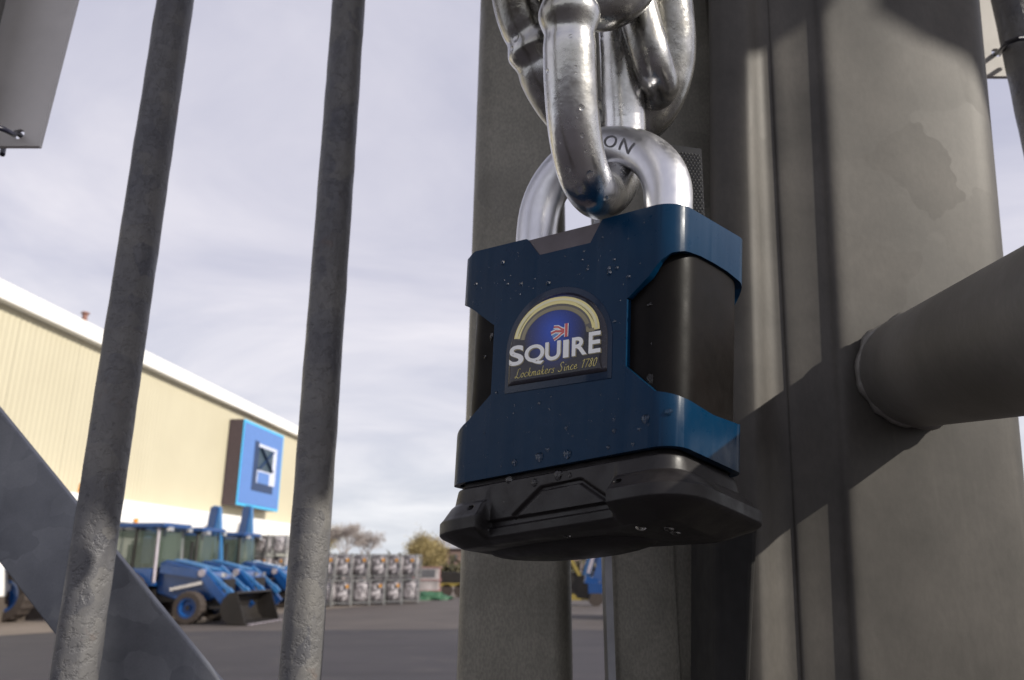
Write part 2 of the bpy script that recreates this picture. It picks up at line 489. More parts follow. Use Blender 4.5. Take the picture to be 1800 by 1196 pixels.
def wheel(cx, cy, r, w, root):
    s = 1 if cy > 0 else -1
    b = MB(); n = 40; prof = [(-w / 2, r * .62), (-w / 2, r * .9), (-w * .38, r * .97), (w * .38, r * .97), (w / 2, r * .9), (w / 2, r * .62)]
    vs = []; fs = []
    for i in range(n):
        a = 2 * math.pi * i / n
        for (yy, rr) in prof:
            k = rr * (1.035 if (i % 2 and rr > r * .8) else 1)
            vs.append((cx + k * math.cos(a), cy + yy, r + k * math.sin(a)))
    m = len(prof)
    for i in range(n):
        j = (i + 1) % n
        for k in range(m - 1): fs.append((i * m + k, j * m + k, j * m + k + 1, i * m + k + 1))
    wo = b.add(vs, fs).build('wheel', TYRE, root, True)
    b = MB(); prof = [(s * w * .42, r * .64), (s * w * .42, r * .5), (s * w * .1, r * .42), (s * w * .1, r * .2), (s * w * .3, r * .16), (s * w * .3, .001)]
    m = len(prof); vs = []; fs = []; n = 24
    for i in range(n):
        a = 2 * math.pi * i / n
        for (yy, rr) in prof: vs.append((cx + rr * math.cos(a), cy + yy, r + rr * math.sin(a)))
    for i in range(n):
        j = (i + 1) % n
        for k in range(m - 1): fs.append((i * m + k, j * m + k, j * m + k + 1, i * m + k + 1))
    b.add(vs, fs).build('rim', BLUE, wo, True, 40)
    MB().tube([(cx, cy - s * w * .1, r), (cx, cy + s * w * .34, r)], r * .15, 10).build('hub', DARK, wo, True)

def backhoe(label, loc, rz, boom_h=3.2, boom_tilt=0.0, pale=True, bucket=True, group='blue backhoe loaders parked in front of the warehouse'):
    root = empty('backhoe_loader', (0, 0, 0), label=label, cat='backhoe loader', group=group)
    MB().box((.9, 0, .85), (3.4, .8, .5)).box((.1, 0, .75), (1.3, 1.2, .4)).box((2.2, 0, .5), (.3, 1.5, .2)).build('chassis', DARK, root, True)
    for sy in (-1, 1):
        wheel(-.05, sy * .85, .74, .46, root); wheel(2.05, sy * .82, .46, .32, root)
    # hood: side profile extruded across, top sloping forward
    prof = [(.75, .85), (.75, 1.72), (.95, 1.80), (2.35, 1.48), (2.72, 1.30), (2.78, .80), (2.4, .62), (1.5, .62)]
    f = lambda x, z, y: (x, y, z)
    h = MB().prism(prof, -.48, .48, f).build('hood', BLUE, root, True)
    bevel(h, .05, 2); 
    MB().box((1.75, 0, 1.665), (1.25, .62, .04), Matrix.Rotation(R(12.8), 3, 'Y')).build('hood_stripe', BLUE2, h, True)
    MB().box((2.8, 0, 1.05), (.05, .7, .4)).build('grille', DARK, h, True)
    for sy in (-1, 1): MB().box((2.76, sy * .3, 1.36), (.07, .16, .12)).build('headlight', CHROME, h, True)
    MB().tube([(1.3, .3, 1.7), (1.3, .3, 2.35)], .045, 8).build('exhaust', DARK, h, True)
    # cab
    c = MB()
    c.box((.05, 0, 1.12), (1.5, 1.5, .12))
    for sy in (-1, 1):
        c.box((.0, sy * .74, 1.35), (1.4, .05, .42))
    cab = c.build('cab', BLUE, root, True)
    for (x, sy) in ((-.7, -1), (-.7, 1), (.05, -1), (.05, 1), (.78, 1), (.78, -1)):
        MB().bar((x, sy * .72, 1.15), (x * .93, sy * .69, 2.75), .07, .07).build('cab_post', PALE if (x > .7 and pale) else DARK, cab, True)
    rf = MB().prism([(-.95, -.8), (.95, -.8), (1.02, -.6), (1.02, .6), (.95, .8), (-.95, .8)], 2.74, 2.88).build('cab_roof', BLUE, root, True)
    bevel(rf, .03, 2)
    for sy in (-1, 1):
        MB().box((1.02, sy * .55, 2.7), (.1, .2, .12)).build('work_lamp', CHROME, rf, True)
    MB().box((.78, 0, 2.15), (.02, 1.38, 1.12)).build('windscreen', CABGLASS, cab, True)
    for sy in (-1, 1):
        MB().box((-.33, sy * .72, 2.1), (.66, .02, 1.1)).build('side_window', CABGLASS, cab, True)
        MB().box((.41, sy * .72, 2.1), (.62, .02, 1.1)).build('side_window', CABGLASS, cab, True)
    MB().box((-.2, 0, 1.45), (.5, .5, .5)).box((-.42, 0, 1.9), (.14, .5, .7)).build('seat', SEAT, root, True)
    MB().tube([(.35, 0, 1.5), (.5, 0, 1.85)], .03, 6).tube([(.5 + .0, .2 * math.cos(a / 12 * 2 * math.pi), 1.88 + .2 * math.sin(a / 12 * 2 * math.pi) * .5) for a in range(12)], .02, 6, True).build('steering_wheel', DARK, root, True)
    # loader arms
    for sy in (-1, 1):
        y = sy * .66
        a = MB().bar((.95, y, 1.55), (2.3, y, 1.38), .13, .24).bar((2.22, y, 1.45), (3.25, y, .42), .13, .24).build('loader_arm', BLUE, root, True)
        MB().bar((1.25, y * .86, .95), (2.25, y * .86, 1.15), .09).build('lift_ram', CHROME, a, True)
        MB().bar((2.2, y * .82, 1.6), (3.05, y * .82, .95), .08, .1).bar((3.05, y * .82, .95), (3.25, y * .82, .75), .1, .16).build('tilt_ram', BLUE2, a, True)
        MB().tube([(2.27, y - .09, 1.42), (2.27, y + .09, 1.42)], .11, 10).build('pivot_pin', PALE, a, True)
    # bucket: curved shell + side plates, mouth forward
    pr = [(3.20 + .32 - .42 * math.cos(t), .46 + .44 * math.sin(t)) for t in [R(v) for v in range(80, -61, -20)]]
    back = [(3.62, .92), (3.38, .88), (3.22, .70), (3.16, .45), (3.24, .2), (3.42, .05), (3.98, .02)]
    inner = [(x + .04 if i < 5 else x, z - .05 if i < 2 else z + .03) for i, (x, z) in enumerate(back)]
    if bucket:
     bk = MB().prism(back + inner[::-1], -1.14, 1.14, f).build('bucket', DARK, root, True)
     for sy in (-1, 1):
          MB().prism(back, sy * 1.14, sy * 1.17, f).build('bucket_side', DARK, bk, True)
     for i in range(8):
          MB().box((4.03, -1.0 + i * .286, .03), (.16, .07, .03)).build('tooth', PALE, bk, True)

    # rear boom folded upright
    t = boom_tilt
    def bp(x, y, z): return (x - t * (z - .8), y, z)
    MB().box((-1.05, 0, .85), (.25, 1.9, .5)).build('slide_frame', BLUE, root, True)
    bo = MB().bar(bp(-1.25, -.12, .9), bp(-1.55, -.12, boom_h), .07, .32, up=(1, 0, 0)).bar(bp(-1.25, .12, .9), bp(-1.55, .12, boom_h), .07, .32, up=(1, 0, 0)).bar(bp(-1.3, 0, 1.0), bp(-1.42, 0, 2.2), .2, .2, up=(1, 0, 0)).build('boom', BLUE, root, True)
    MB().bar(bp(-1.02, 0, 1.1), bp(-1.2, 0, boom_h - .7), .11, .11).build('boom_ram', CHROME, bo, True)
    MB().bar(bp(-1.62, 0, boom_h - .05), bp(-1.95, 0, 1.3), .18, .26, up=(1, 0, 0)).bar(bp(-1.6, 0, boom_h + .05), bp(-1.5, 0, boom_h - .4), .3, .2, up=(1, 0, 0)).build('dipper', BLUE2, bo, True)
    MB().prism([(-1.75, 1.35), (-2.3, 1.3), (-2.45, .95), (-2.25, .62), (-1.9, .6), (-1.8, .95)], -.3, .3, f).build('digging_bucket', DARK, root, True)
    for sy in (-1, 1):
        MB().bar((-1.0, sy * .85, .5), (-1.0, sy * .85, 1.7), .16).box((-1.0, sy * .85, .12), (.4, .35, .06)).bar((-1, sy * .85, .12), (-1, sy * .85, .5), .1).build('stabiliser', BLUE, root, True)
    MB().tube([(-.5, 0, 2.88), (-.5, 0, 3.05)], .07, 8).build('beacon', AMBER, rf, True)
    root.location = loc; root.rotation_euler = (0, 0, rz)
    return root

def deg2(px, Y):
    zd = Y * math.cos(PITCH) + (1.0 - CAMZ) * math.sin(PITCH)
    return Vector(((px - 900) / FPX * zd, Y, 0))
HD = R(-7)
m1 = backhoe('blue backhoe loader nearest the camera, its dark bucket lowered onto the concrete', deg2(250, 24.6), HD, 3.0)
specs = [('blue backhoe loader standing right behind the nearest one, loader arms down without a bucket', 322, 27.7, HD - .02, 2.55, False),
         ('blue backhoe loader facing away, its tall boom upright between the second and third cabs', 300, 31.2, HD + math.pi, 3.85, False),
         ('fourth blue backhoe loader in the row, its cab seen behind the second one', 397, 31.9, HD + .02, 2.4, False),
         ('farthest blue backhoe loader facing away, its boom upright just under the wall sign', 365, 35.2, HD + math.pi, 4.15, True)]
for lab, px, Y, rz, bh, bk_ in specs:
    backhoe(lab, deg2(px, Y), rz, bh, pale=False, bucket=bk_)
g0 = onground(10, 1094)
m0 = empty('site_dumper', (0, 0, 0), label='blue site machine cut off by the left edge, only curved fender and big tyre showing', cat='dumper')
wheel(0, 0, .76, .5, m0); wheel(-2.3, 0, .76, .5, m0)
MB().prism([(-.98, .7), (-.9, 1.25), (-.5, 1.66), (.2, 1.72), (.62, 1.45), (.86, 1.0), (.70, .95), (.5, 1.28), (.1, 1.52), (-.35, 1.5), (-.7, 1.2), (-.8, .7)], -.45, .35, lambda x, z, y: (x, y, z)).build('fender', BLUE, m0, True)
MB().prism([(-3.4, .7), (-3.4, 1.5), (-1.0, 1.6), (-.9, .8)], -.3, 1.5, lambda x, z, y: (x, y, z)).build('body', BLUE, m0, True)
MB().box((-1.2, .7, .7), (3.4, .5, .3)).build('chassis', DARK, m0, True)
m0.location = (g0.x, g0.y, 0); m0.rotation_euler = (0, 0, R(-8))
m5 = backhoe('blue digger seen in the gap between the two gate posts, arm hanging down', (0, 0, 0), R(-12), 2.2, .05, group='blue backhoe loaders standing alone in the yard')
g5 = deg2(1138, 26); m5.location = g5

def gp_(px, py): return m5.matrix_basis.inverted() @ ony(px, py, 24.5)
bpy.context.view_layer.update()
m5.matrix_basis  # arm hanging in front of the rear frame
am5 = MB().bar(gp_(1078, 930), gp_(1050, 1022), .30, .3, up=(0, 1, 0)).bar(gp_(1052, 1024), gp_(1028, 1018), .22, .3, up=(0, 1, 0)).bar(gp_(1066, 1030), gp_(1084, 975), .18, .25, up=(0, 1, 0)).build('dipper_arm', BLUE, m5, True)
MB().bar(gp_(1056, 935), gp_(1034, 1008), .10, .1, up=(0, 1, 0)).build('arm_ram', PALE, am5, True)
MB().box(gp_(1050, 1034), (.5, .5, .3)).build('coupler', BLUE, am5, True)
YEL = plain('machine_yellow', (.26, .20, .05, 1), .4, vscale=2)
# yellow frame machine behind the gap
g6 = deg2(1000, 34)
ym = empty('yellow_lifting_frame', g6, label='yellow lifting frame on dark wheels seen through the gap between the gate posts', cat='machine')
MB().bar(g6 + Vector((-.9, 0, .35)), g6 + Vector((1.4, 0, .35)), .25).build('beam', YEL, ym)
MB().bar(g6 + Vector((-.7, 0, .4)), g6 + Vector((-.2, 0, 1.9)), .14).build('mast', YEL, ym)
MB().bar(g6 + Vector((.9, 0, .4)), g6 + Vector((.1, 0, 1.9)), .14).build('mast', YEL, ym)
MB().box(g6 + Vector((.3, .3, .9)), (1.6, .6, .9)).build('engine_cover', DARK, ym)
for xx in (-.7, 1.1): MB().tube([g6 + Vector((xx, -.3, .32)), g6 + Vector((xx, .0, .32))], .32, 16).build('wheel', TYRE, ym)

# orange lamp on a pole beside the canopy
g7 = deg2(121, 26.5); 
lp = empty('beacon_pole', g7, label='slim pole carrying an orange beacon beside the white band, left of the first bar', cat='lamp')
zt = ony(121, 872, 26.5).z
MB().tube([g7, g7 + Vector((0, 0, zt))], .04, 8).build('pole', PALE, lp)
MB().tube([g7 + Vector((0, 0, zt)), g7 + Vector((0, 0, zt + .1)), g7 + Vector((0, 0, zt + .4)), g7 + Vector((0, 0, zt + .5))], [.16, .19, .17, .06], 14).build('beacon', AMBER, lp, smooth=50)

# ================================================================ CAGE PALLETS
CAGE = plain('cage_steel', (.27, .27, .265, 1), .5, .4)
wm = Mat('shrink_wrap').set(Metallic=.15, Coat_Weight=.5)
wm.color(wm.ramp(wm.noise(3.2, 5, .7, dist=.8), [(.33, (.02, .018, .02, 1)), (.48, (.22, .20, .21, 1)), (.62, (.68, .64, .66, 1))])).rough(.35).bump(wm.noise(7, 5, .7), .8, .08)
WRAP = wm.m
TAG = plain('orange_tag', (.7, .33, .05, 1), .5)
def cage():
    root = empty('cage_pallet', label='x', cat='cage pallet')
    w, d, h = .75, .95, 1.05
    b = MB()
    for sx in (-1, 1):
        for sy in (-1, 1):
            b.box((sx * w / 2, sy * d / 2, h / 2), (.07, .07, h))
    for z in (.12, h - .04):
        for sy in (-1, 1): b.box((0, sy * d / 2, z), (w - .08, .05, .05))
        for sx in (-1, 1): b.box((sx * w / 2, 0, z), (.05, d - .08, .05))
    b.build('frame', CAGE, root, True)
    MB().box((0, 0, .1), (w - .1, d - .1, .03)).build('deck', DARK, root, True)
    bm = bmesh.new(); bmesh.ops.create_icosphere(bm, subdivisions=3, radius=1)
    for v in bm.verts:
        n = mnoise.fractal(v.co * 1.7, 1, 2, 3) * .16
        c = v.co.copy()
        c = Vector([math.copysign(abs(k) ** .55, k) for k in c])
        v.co = Vector((c.x * .375, c.y * .48, c.z * .47 + .56)) * (1 + n * .35)
    me = bpy.data.meshes.new('wrapped_load'); bm.to_mesh(me); bm.free()
    link('wrapped_load', me, WRAP, root, True, 60)
    MB().box((.2, -d / 2 - .03, .78), (.11, .02, .13)).build('tag', TAG, root, True)
    return root
cg0 = None
cols = [(462, 42.5, 3), (488, 43.0, 3), (545, 33.6, 2), (576, 33.9, 2), (606, 34.3, 2), (636, 34.8, 2), (665, 35.3, 2), (693, 35.9, 2), (721, 36.6, 2)]
cn = ['behind the farthest digger', 'left of the second bar', 'hidden by the second bar', 'right against the second bar', 'just right of the second bar', 'third right of the second bar', 'third from the right', 'last but one on the right', 'at the right end']
tn = {0: 'lowest', 1: 'upper', 2: 'topmost'}
for ci, (px, Y, k) in enumerate(cols):
    for t in range(k):
        if cg0 is None: cg0 = cage(); o = cg0
        else: o = copy_tree(cg0)
        q = deg2(px, Y)
        o.location = (q.x + random.uniform(-.06, .06), Y + random.uniform(-.12, .12), t * 1.07 + .005); o.rotation_euler = (0, 0, R(random.uniform(-7, 7)) + (math.pi if random.random() < .3 else 0))
        pos = 'bottom' if t == 0 else ('top' if t == k - 1 else 'middle')
        o['label'] = '%s cage of wrapped goods, stack %s' % (pos, cn[ci])
        o['group'] = 'stacked cage pallets of wrapped goods'
# white-red unit, green heap, yellow trailer, far house
g8 = deg2(752, 43)
un = empty('portable_unit', g8, label='small white boxed unit with red edges beyond the cage stacks', cat='container')
RED = plain('dull_red', (.32, .17, .16, 1), .5)
zb = ony(756, 1052, 42).z; zt = ony(756, 1006, 42).z
UNW = plain('unit_grey_white', (.42, .38, .38, 1), .5, vscale=2, var=.3)
MB().box(g8 + Vector((0, 0, .62)), (1.2, 1.2, .5)).build('lower_box', UNW, un)
MB().box(g8 + Vector((0, 0, 1.2)), (1.2, 1.2, .62)).build('upper_box', UNW, un)
for zz in (.35, .89, 1.53): MB().box(g8 + Vector((0, 0, zz)), (1.42, 1.27, .05)).build('red_edge', RED, un)
for sx in (-1, 1): MB().box(g8 + Vector((sx * .7, -.6, .9)), (.06, .06, 1.3)).build('corner_post', RED, un)
MB().box(g8 + Vector((0, -.605, 1.22)), (.9, .02, .4)).build('window', MULL, un)
GREEN = plain('green_tarp', (.03, .10, .05, 1), .6)
bm = bmesh.new(); bmesh.ops.create_icosphere(bm, subdivisions=4, radius=1)
for v in bm.verts:
    n = mnoise.fractal(v.co * 2.3, 1, 2, 4)
    v.co = Vector((v.co.x * 1.1, v.co.y * .8, max(-.02, v.co.z * .38))) * (1 + .35 * n)
me = bpy.data.meshes.new('tarp_heap'); bm.to_mesh(me); bm.free()
th = link('tarp_heap', me, GREEN, smooth=60); q = deg2(752, 40); th.location = q
tag(th, 'low heap under green tarpaulin in front of the white unit', 'tarpaulin')
g9 = deg2(787, 44)
tr = empty('yellow_trailer', g9, label='low yellow plant trailer on dark wheels at the far yard end', cat='trailer')
MB().box(g9 + Vector((0, 0, .62)), (2.2, 1.2, .18)).build('bed', YEL, tr)
MB().box(g9 + Vector((.2, 0, 1.0)), (1.1, .9, .55)).build('load', DARK, tr)
for xx in (-.7, 0, .7): MB().tube([g9 + Vector((xx, -.6, .33)), g9 + Vector((xx, -.35, .33))], .33, 16).build('wheel', TYRE, tr)
BRICKF = plain('far_brick', (.22, .15, .12, 1), .8, vscale=2)
for px, Yf, w, h, lab in ((800, 150, 16, 6.2, 'far brown brick house with low roof behind the yellow trailer'), (1030, 150, 26, 5.4, 'far brown brick house seen low between the gate posts')):
    q = deg2(px, Yf)
    hs = empty('far_house', q, label=lab, cat='house')
    MB().box(q + Vector((0, 0, h / 2 - .8)), (w, 9, h - 1.6)).build('wall', BRICKF, hs)
    MB().add([q + Vector(v) for v in ((-w / 2 - .4, -5, h - 1.6), (w / 2 + .4, -5, h - 1.6), (w / 2 - 1, 0, h + .6), (-w / 2 + 1, 0, h + .6), (-w / 2 - .4, 5, h - 1.6), (w / 2 + .4, 5, h - 1.6))], [(0, 1, 2, 3), (3, 2, 5, 4), (0, 3, 4), (1, 5, 2)]).build('roof', ROOFM, hs)
    for i in range(5): MB().box(q + Vector((-w / 2 + (i + .5) * w / 5, -4.55, 2.9)), (1.3, .1, 1.2)).build('window', MULL, hs)

# trees
BARK = plain('bark_grey', (.27, .23, .22, 1), .9, vscale=3)
BARK2 = plain('bark_olive', (.13, .10, .06, 1), .9, vscale=3)
lm = Mat('willow_leaf'); lm.color(lm.ramp(lm.noise(.9, 4), [(.3, (.22, .17, .07, 1)), (.7, (.42, .34, .15, 1))])).rough(.7); LEAF = lm.m
lm = Mat('brown_twig'); lm.color(lm.ramp(lm.noise(.9, 4), [(.3, (.30, .26, .24, 1)), (.7, (.44, .39, .36, 1))])).rough(.8); TWIG = lm.m
def tree(name, loc, height, spread, seed, mat_t, mat_c, leafy, label, grp, levels=5):
    if not leafy: levels = 7
    rnd = random.Random(seed)
    root = empty(name, loc, label=label, cat='tree', group=grp)
    tb, cb = MB(), MB()
    def grow(p, d, L, r, lev):
        q = p + d * L
        b = tb if lev < 2 else cb
        n = 6 if lev < 2 else 3
        mid = (p + q) / 2 + Vector((rnd.uniform(-1, 1), rnd.uniform(-1, 1), 0)) * L * .06
        b.tube([p, mid, q], [r, r * .8, r * .62], n, caps=False)
        if lev >= levels:
            if leafy:
                for _ in range(14):
                    c = q + Vector((rnd.gauss(0, .35), rnd.gauss(0, .35), rnd.gauss(-.2, .45)))
                    a = Vector((rnd.uniform(-1, 1), rnd.uniform(-1, 1), rnd.uniform(-1.5, .2))).normalized() * .13
                    w = Vector((rnd.uniform(-1, 1), rnd.uniform(-1, 1), rnd.uniform(-.5, .5))).normalized() * .045
                    cb.add([c - a, c + w, c + a, c - w], [(0, 1, 2, 3)])
            return
        for _ in range(rnd.choice((3, 3, 4))):
            nd = (d + Vector((rnd.gauss(0, spread), rnd.gauss(0, spread), rnd.gauss(.1, .18)))).normalized()
            grow(p + d * L * rnd.uniform(.6, 1), nd, L * rnd.uniform(.62, .82), max(r * .52, .009), lev + 1)
    grow(Vector(loc), Vector((0, 0, 1)), height * .25, height * .02, 0)
    tb.build('trunk', mat_t, root); cb.build('crown', mat_c, root)
    return root
def far(px, Y): return deg2(px, Y)
tg = 'bare trees beyond the yard'
tree('bare_tree', far(604, 95), 9.5, .33, 14, BARK, TWIG, False, 'grey leafless tree rising behind the cage stacks beside the second bar', tg)
tree('bare_tree', far(575, 105), 9.5, .5, 4, BARK2, LEAF, True, 'ochre hazy tree just right of the second bar', tg)
tree('bare_tree', far(640, 100), 9.0, .5, 9, BARK, TWIG, False, 'smaller leafless tree right of the tall grey one', tg)
tree('willow_tree', far(735, 90), 7.2, .5, 5, BARK2, LEAF, True, 'yellow green willow tree behind the right end of the cage row', 'yellow willows')
tree('willow_tree', far(762, 100), 6.0, .6, 6, BARK2, LEAF, True, 'lower yellow bush right of the willow tree', 'yellow willows')
tree('bare_tree', far(1022, 100), 7.0, .5, 8, BARK, TWIG, False, 'bare tree seen between the two gate posts', tg)
hm = Mat('far_hedge'); hm.color(hm.ramp(hm.noise(.3, 4), [(.3, (.05, .05, .03, 1)), (.7, (.13, .11, .06, 1))])).rough(.9)
hb = MB(); rnd = random.Random(12)
for i in range(5200):
    x = rnd.uniform(-60, 60); z = abs(rnd.gauss(0, 1.1)); c = Vector((x, 118 + rnd.uniform(-2, 2), z + .3 + .8 * mnoise.noise(Vector((x * .1, 0, 0)))))
    a = Vector((rnd.uniform(-1, 1), 0, rnd.uniform(-1, 1))) * .6; w = Vector((rnd.uniform(-1, 1), rnd.uniform(-1, 1), rnd.uniform(-1, 1))) * .5
    hb.add([c - a, c + w, c + a, c - w], [(0, 1, 2, 3)])
tag(hb.build('far_hedge', hm.m), 'dark low hedge line at the far end of the yard', 'hedge', kind='stuff')

# ================================================================ SHADE BLOCKER (added out of view to shade the gate and post)
CZ = 2.35
def can(x, d):
    d -= .55 / math.tan(SUN_EL)
    return (x + d * math.sin(SUN_AZ), .41 - d * math.cos(SUN_AZ))
cpoly = [can(*c) for c in [(-.95, 1.75), (-.257, 1.75), (-.257, 2.15), (-.165, 2.15), (-.150, 2.62), (-.098, 2.62), (-.096, 2.09), (-.078, 2.09), (-.061, 2.06), (-.042, 1.912), (.004, 1.86),
         (.005, 1.45), (.026, 1.45), (.028, 1.864), (.053, 1.885), (.083, 1.894), (.104, 1.921), (.14, 1.93), (.14, 1.2), (.7, 1.2), (.7, .97), (-.95, .97)]]  # outline cut to the shade wanted on bars and post
cn_ = empty('shade_blocker', (cpoly[3][0], cpoly[3][1], 0), label='added flat light blocker on slim dark posts, out of view right of the gate', cat='canopy')
MB().prism(cpoly, CZ, CZ + .004).build('roof', ROOFM, cn_)  # added blocker sheet, no real roof here
for px_c, py_c in (cpoly[19], cpoly[0]):
    MB().box((px_c - .03, py_c, CZ / 2), (.04, .04, CZ - .01)).build('blocker_post', DARK, cn_)

# ================================================================ GATES
def loft(b, bot, top, caps=True):
    n = len(bot)
    b.add(list(bot) + list(top), [(i, (i + 1) % n, n + (i + 1) % n, n + i) for i in range(n)] + ([tuple(range(n - 1, -1, -1)), tuple(range(n, 2 * n))] if caps else []))
    return b
def rrect(x0, x1, y0, y1, r, n=8):
    pts = []
    for cx, cy, a0 in ((x1 - r, y0 + r, -90), (x1 - r, y1 - r, 0), (x0 + r, y1 - r, 90), (x0 + r, y0 + r, 180)):
        for k in range(n + 1):
            a = R(a0 + 90 * k / n); pts.append((cx + r * math.cos(a), cy + r * math.sin(a)))
    return pts
gate = empty('metal_gate', (-.11, .42, 0), label='left gate leaf of round galvanised bars with flat diagonal brace and square stile', cat='gate')
def round_bar(x, Y, r, parent, seed, weld=None, z0=.15, z1=2.6):
    """bar with lumpy zinc skin; optional ragged weld-like seam"""
    rnd = random.Random(seed); n = 40; zs = [z0 + .25 * i for i in range(int((1.45 - z0) / .25))] + [1.45 + .0025 * i for i in range(int(.75 / .0025))] + [2.2, z1]
    vs, fs = [], []
    for i, z in enumerate(zs):
        for k in range(n):
            a = 2 * math.pi * k / n
            rr = r + .00028 * mnoise.noise(Vector((math.cos(a) * 2 + seed, math.sin(a) * 2, z * 60)))
            if weld is not None:
                da = (a - weld + math.pi) % (2 * math.pi) - math.pi
                st = max(0, mnoise.noise(Vector((seed, 3, z * 9))) + .45 + (1.72 - z) * 1.2)
                rr += .0011 * math.exp(-(da / .13) ** 2) * max(0, .5 + mnoise.noise(Vector((da * 9, seed, z * 260)))) * min(1, st)
            vs.append((x + rr * math.cos(a), Y + rr * math.sin(a), z))
    m = len(zs)
    for i in range(m - 1):
        for k in range(n):
            l = (k + 1) % n
            fs.append((i * n + k, i * n + l, (i + 1) * n + l, (i + 1) * n + k))
    return MB().add(vs, fs).build('vertical_bar', GALV_BAR, parent, smooth=180)
round_bar(-.2165, .41, .0108, gate, 1, R(-55)); round_bar(-.1100, .43, .0108, gate, 5, R(-100))
round_bar(-.332, .40, .0112, gate, 9)
# stile A
def xs(px, py, Y): return ony(px, py, Y).x
Ya = .43
xa0, xa1 = xs(800, 1196, Ya), xs(1010, 1196, Ya)
xt0, xt1 = xa0 + .0085, xa1 + .002
zb_, zt_ = .15, 2.7
def lerpx(xb, xt, z):
    za, zc2 = ony(900, 1196, Ya).z, ony(900, -100, Ya).z
    return xb + (xt - xb) * (z - za) / (zc2 - za)
bot = [Vector((x, y, zb_)) for x, y in rrect(lerpx(xa0, xt0, zb_), lerpx(xa1, xt1, zb_), Ya, Ya + .06, .012, 16)]
top = [Vector((x, y, zt_)) for x, y in rrect(lerpx(xa0, xt0, zt_), lerpx(xa1, xt1, zt_), Ya, Ya + .06, .012, 16)]
loft(MB(), bot, top).build('stile', GALV_STILE, gate)
# diagonal brace behind the bars: flat bar
Yd = .437
u0, u1 = ony(-140, 551, Yd), ony(420, 1239, Yd)
d_ = (u1 - u0).normalized(); nrm = Vector((d_.z, 0, -d_.x))
if nrm.z > 0: nrm = -nrm
wdt = abs((ony(0, 990, Yd) - ony(0, 722, Yd)).dot(nrm))
P = [u0 - d_ * .3, u1 + d_ * .3, u1 + d_ * .3 + nrm * wdt, u0 - d_ * .3 + nrm * wdt]
br = MB().add([p for p in P] + [p + Vector((0, .006, 0)) for p in P], [(0, 1, 2, 3), (7, 6, 5, 4), (0, 4, 5, 1), (1, 5, 6, 2), (2, 6, 7, 3), (3, 7, 4, 0)]).build('diagonal_brace', GALV_DIAG, gate)
bevel(br, .0009, 2)
# horizontal rails outside the picture hold the leaf together
for z in (.3, 2.5):
    MB().box((-.17, .45, z), (.5, .03, .05)).build('rail', GALV_STILE, gate)

gate2 = empty('metal_gate', (.15, .42, 0), label='right gate leaf of galvanised steel with plain stile and one round bar', cat='gate')
Yb = .40
xb0, xb1 = xs(1074, 1196, Yb), xs(1300, 1196, Yb) + .012
prof = rrect(xb0, xb1, Yb, Yb + .05, .004)
loft(MB(), [Vector((x, y, .15)) for x, y in prof], [Vector((x + .004, y, 2.7)) for x, y in prof]).build('stile', GALV_STILE, gate2, smooth=40)
xr = xs(1186, 1100, Yb)
bm_ = MB().box((xr, Yb - .0006, 1.55), (.0022, .0012, 1.4)).build('seam_ridge', GALV_STILE, gate2)
round_bar(.3305, .42, .0122, gate2, 21)
MB().box((xb0 + .0004, Yb - .0012, 1.5), (.0035, .0022, 1.9)).build('edge_strip', GALV_EDGE, gate2)
for z in (.3, 2.5): MB().box((.21, .43, z), (.22, .03, .05)).build('rail', GALV_STILE, gate2)

# post with rounded ridges
def edge(a, s, Y, z):
    """x of a straight edge seen at pixel a + s*y, at distance Y and height z"""
    v = Vector((0, Y, z - CAMZ))
    d = Y * math.cos(PITCH) + (z - CAMZ) * math.sin(PITCH)
    py = 598 - FPX * ((z - CAMZ) * math.cos(PITCH) - Y * math.sin(PITCH)) / d
    return (a + s * py - 900) / FPX * d
keys = [(1246, .0055, .405), (1246, .012, .340), (1296, .029, .3335), (1314, .029, .3335), (1330, .040, .3400), (1348, .050, .3402), (1352, .050, .3388), (1395, .055, .3378),
        (1426, .056, .3362), (1438, .056, .3338), (1452, .056, .3330), (1480, .062, .3336), (1560, .072, .3350), (1640, .083, .3375), (1714, .093, .341), (1722, .093, .352), (1722, .093, .42)]
def post_ring(z): return [Vector((edge(a, s, Y, z), Y, z)) for a, s, Y in keys]
def smooth_poly(ring, rad, n=4):
    out = []
    for i, p in enumerate(ring):
        a, b = ring[i - 1] if i else None, ring[i + 1] if i < len(ring) - 1 else None
        if a is None or b is None: out.append(p); continue
        r1 = min(rad, (a - p).length * .45); r2 = min(rad, (b - p).length * .45)
        A, B = p + (a - p).normalized() * r1, p + (b - p).normalized() * r2
        for k in range(n + 1):
            t = k / n; out.append(A * (1 - t) ** 2 + p * 2 * t * (1 - t) + B * t * t)
    return out
zlist = [.0, 1.3, 1.45, 1.6, 1.75, 1.9, 2.05, 2.2, 2.7]
rings = [smooth_poly(post_ring(z), .0085) for z in zlist]
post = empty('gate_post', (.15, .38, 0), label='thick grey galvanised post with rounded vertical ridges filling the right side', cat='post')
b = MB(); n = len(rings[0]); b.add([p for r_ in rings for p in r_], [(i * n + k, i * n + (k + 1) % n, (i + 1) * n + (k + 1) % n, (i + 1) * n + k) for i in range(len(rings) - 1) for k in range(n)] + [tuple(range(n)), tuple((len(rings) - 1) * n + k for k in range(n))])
b.build('column', GALV_POST, post, smooth=50)
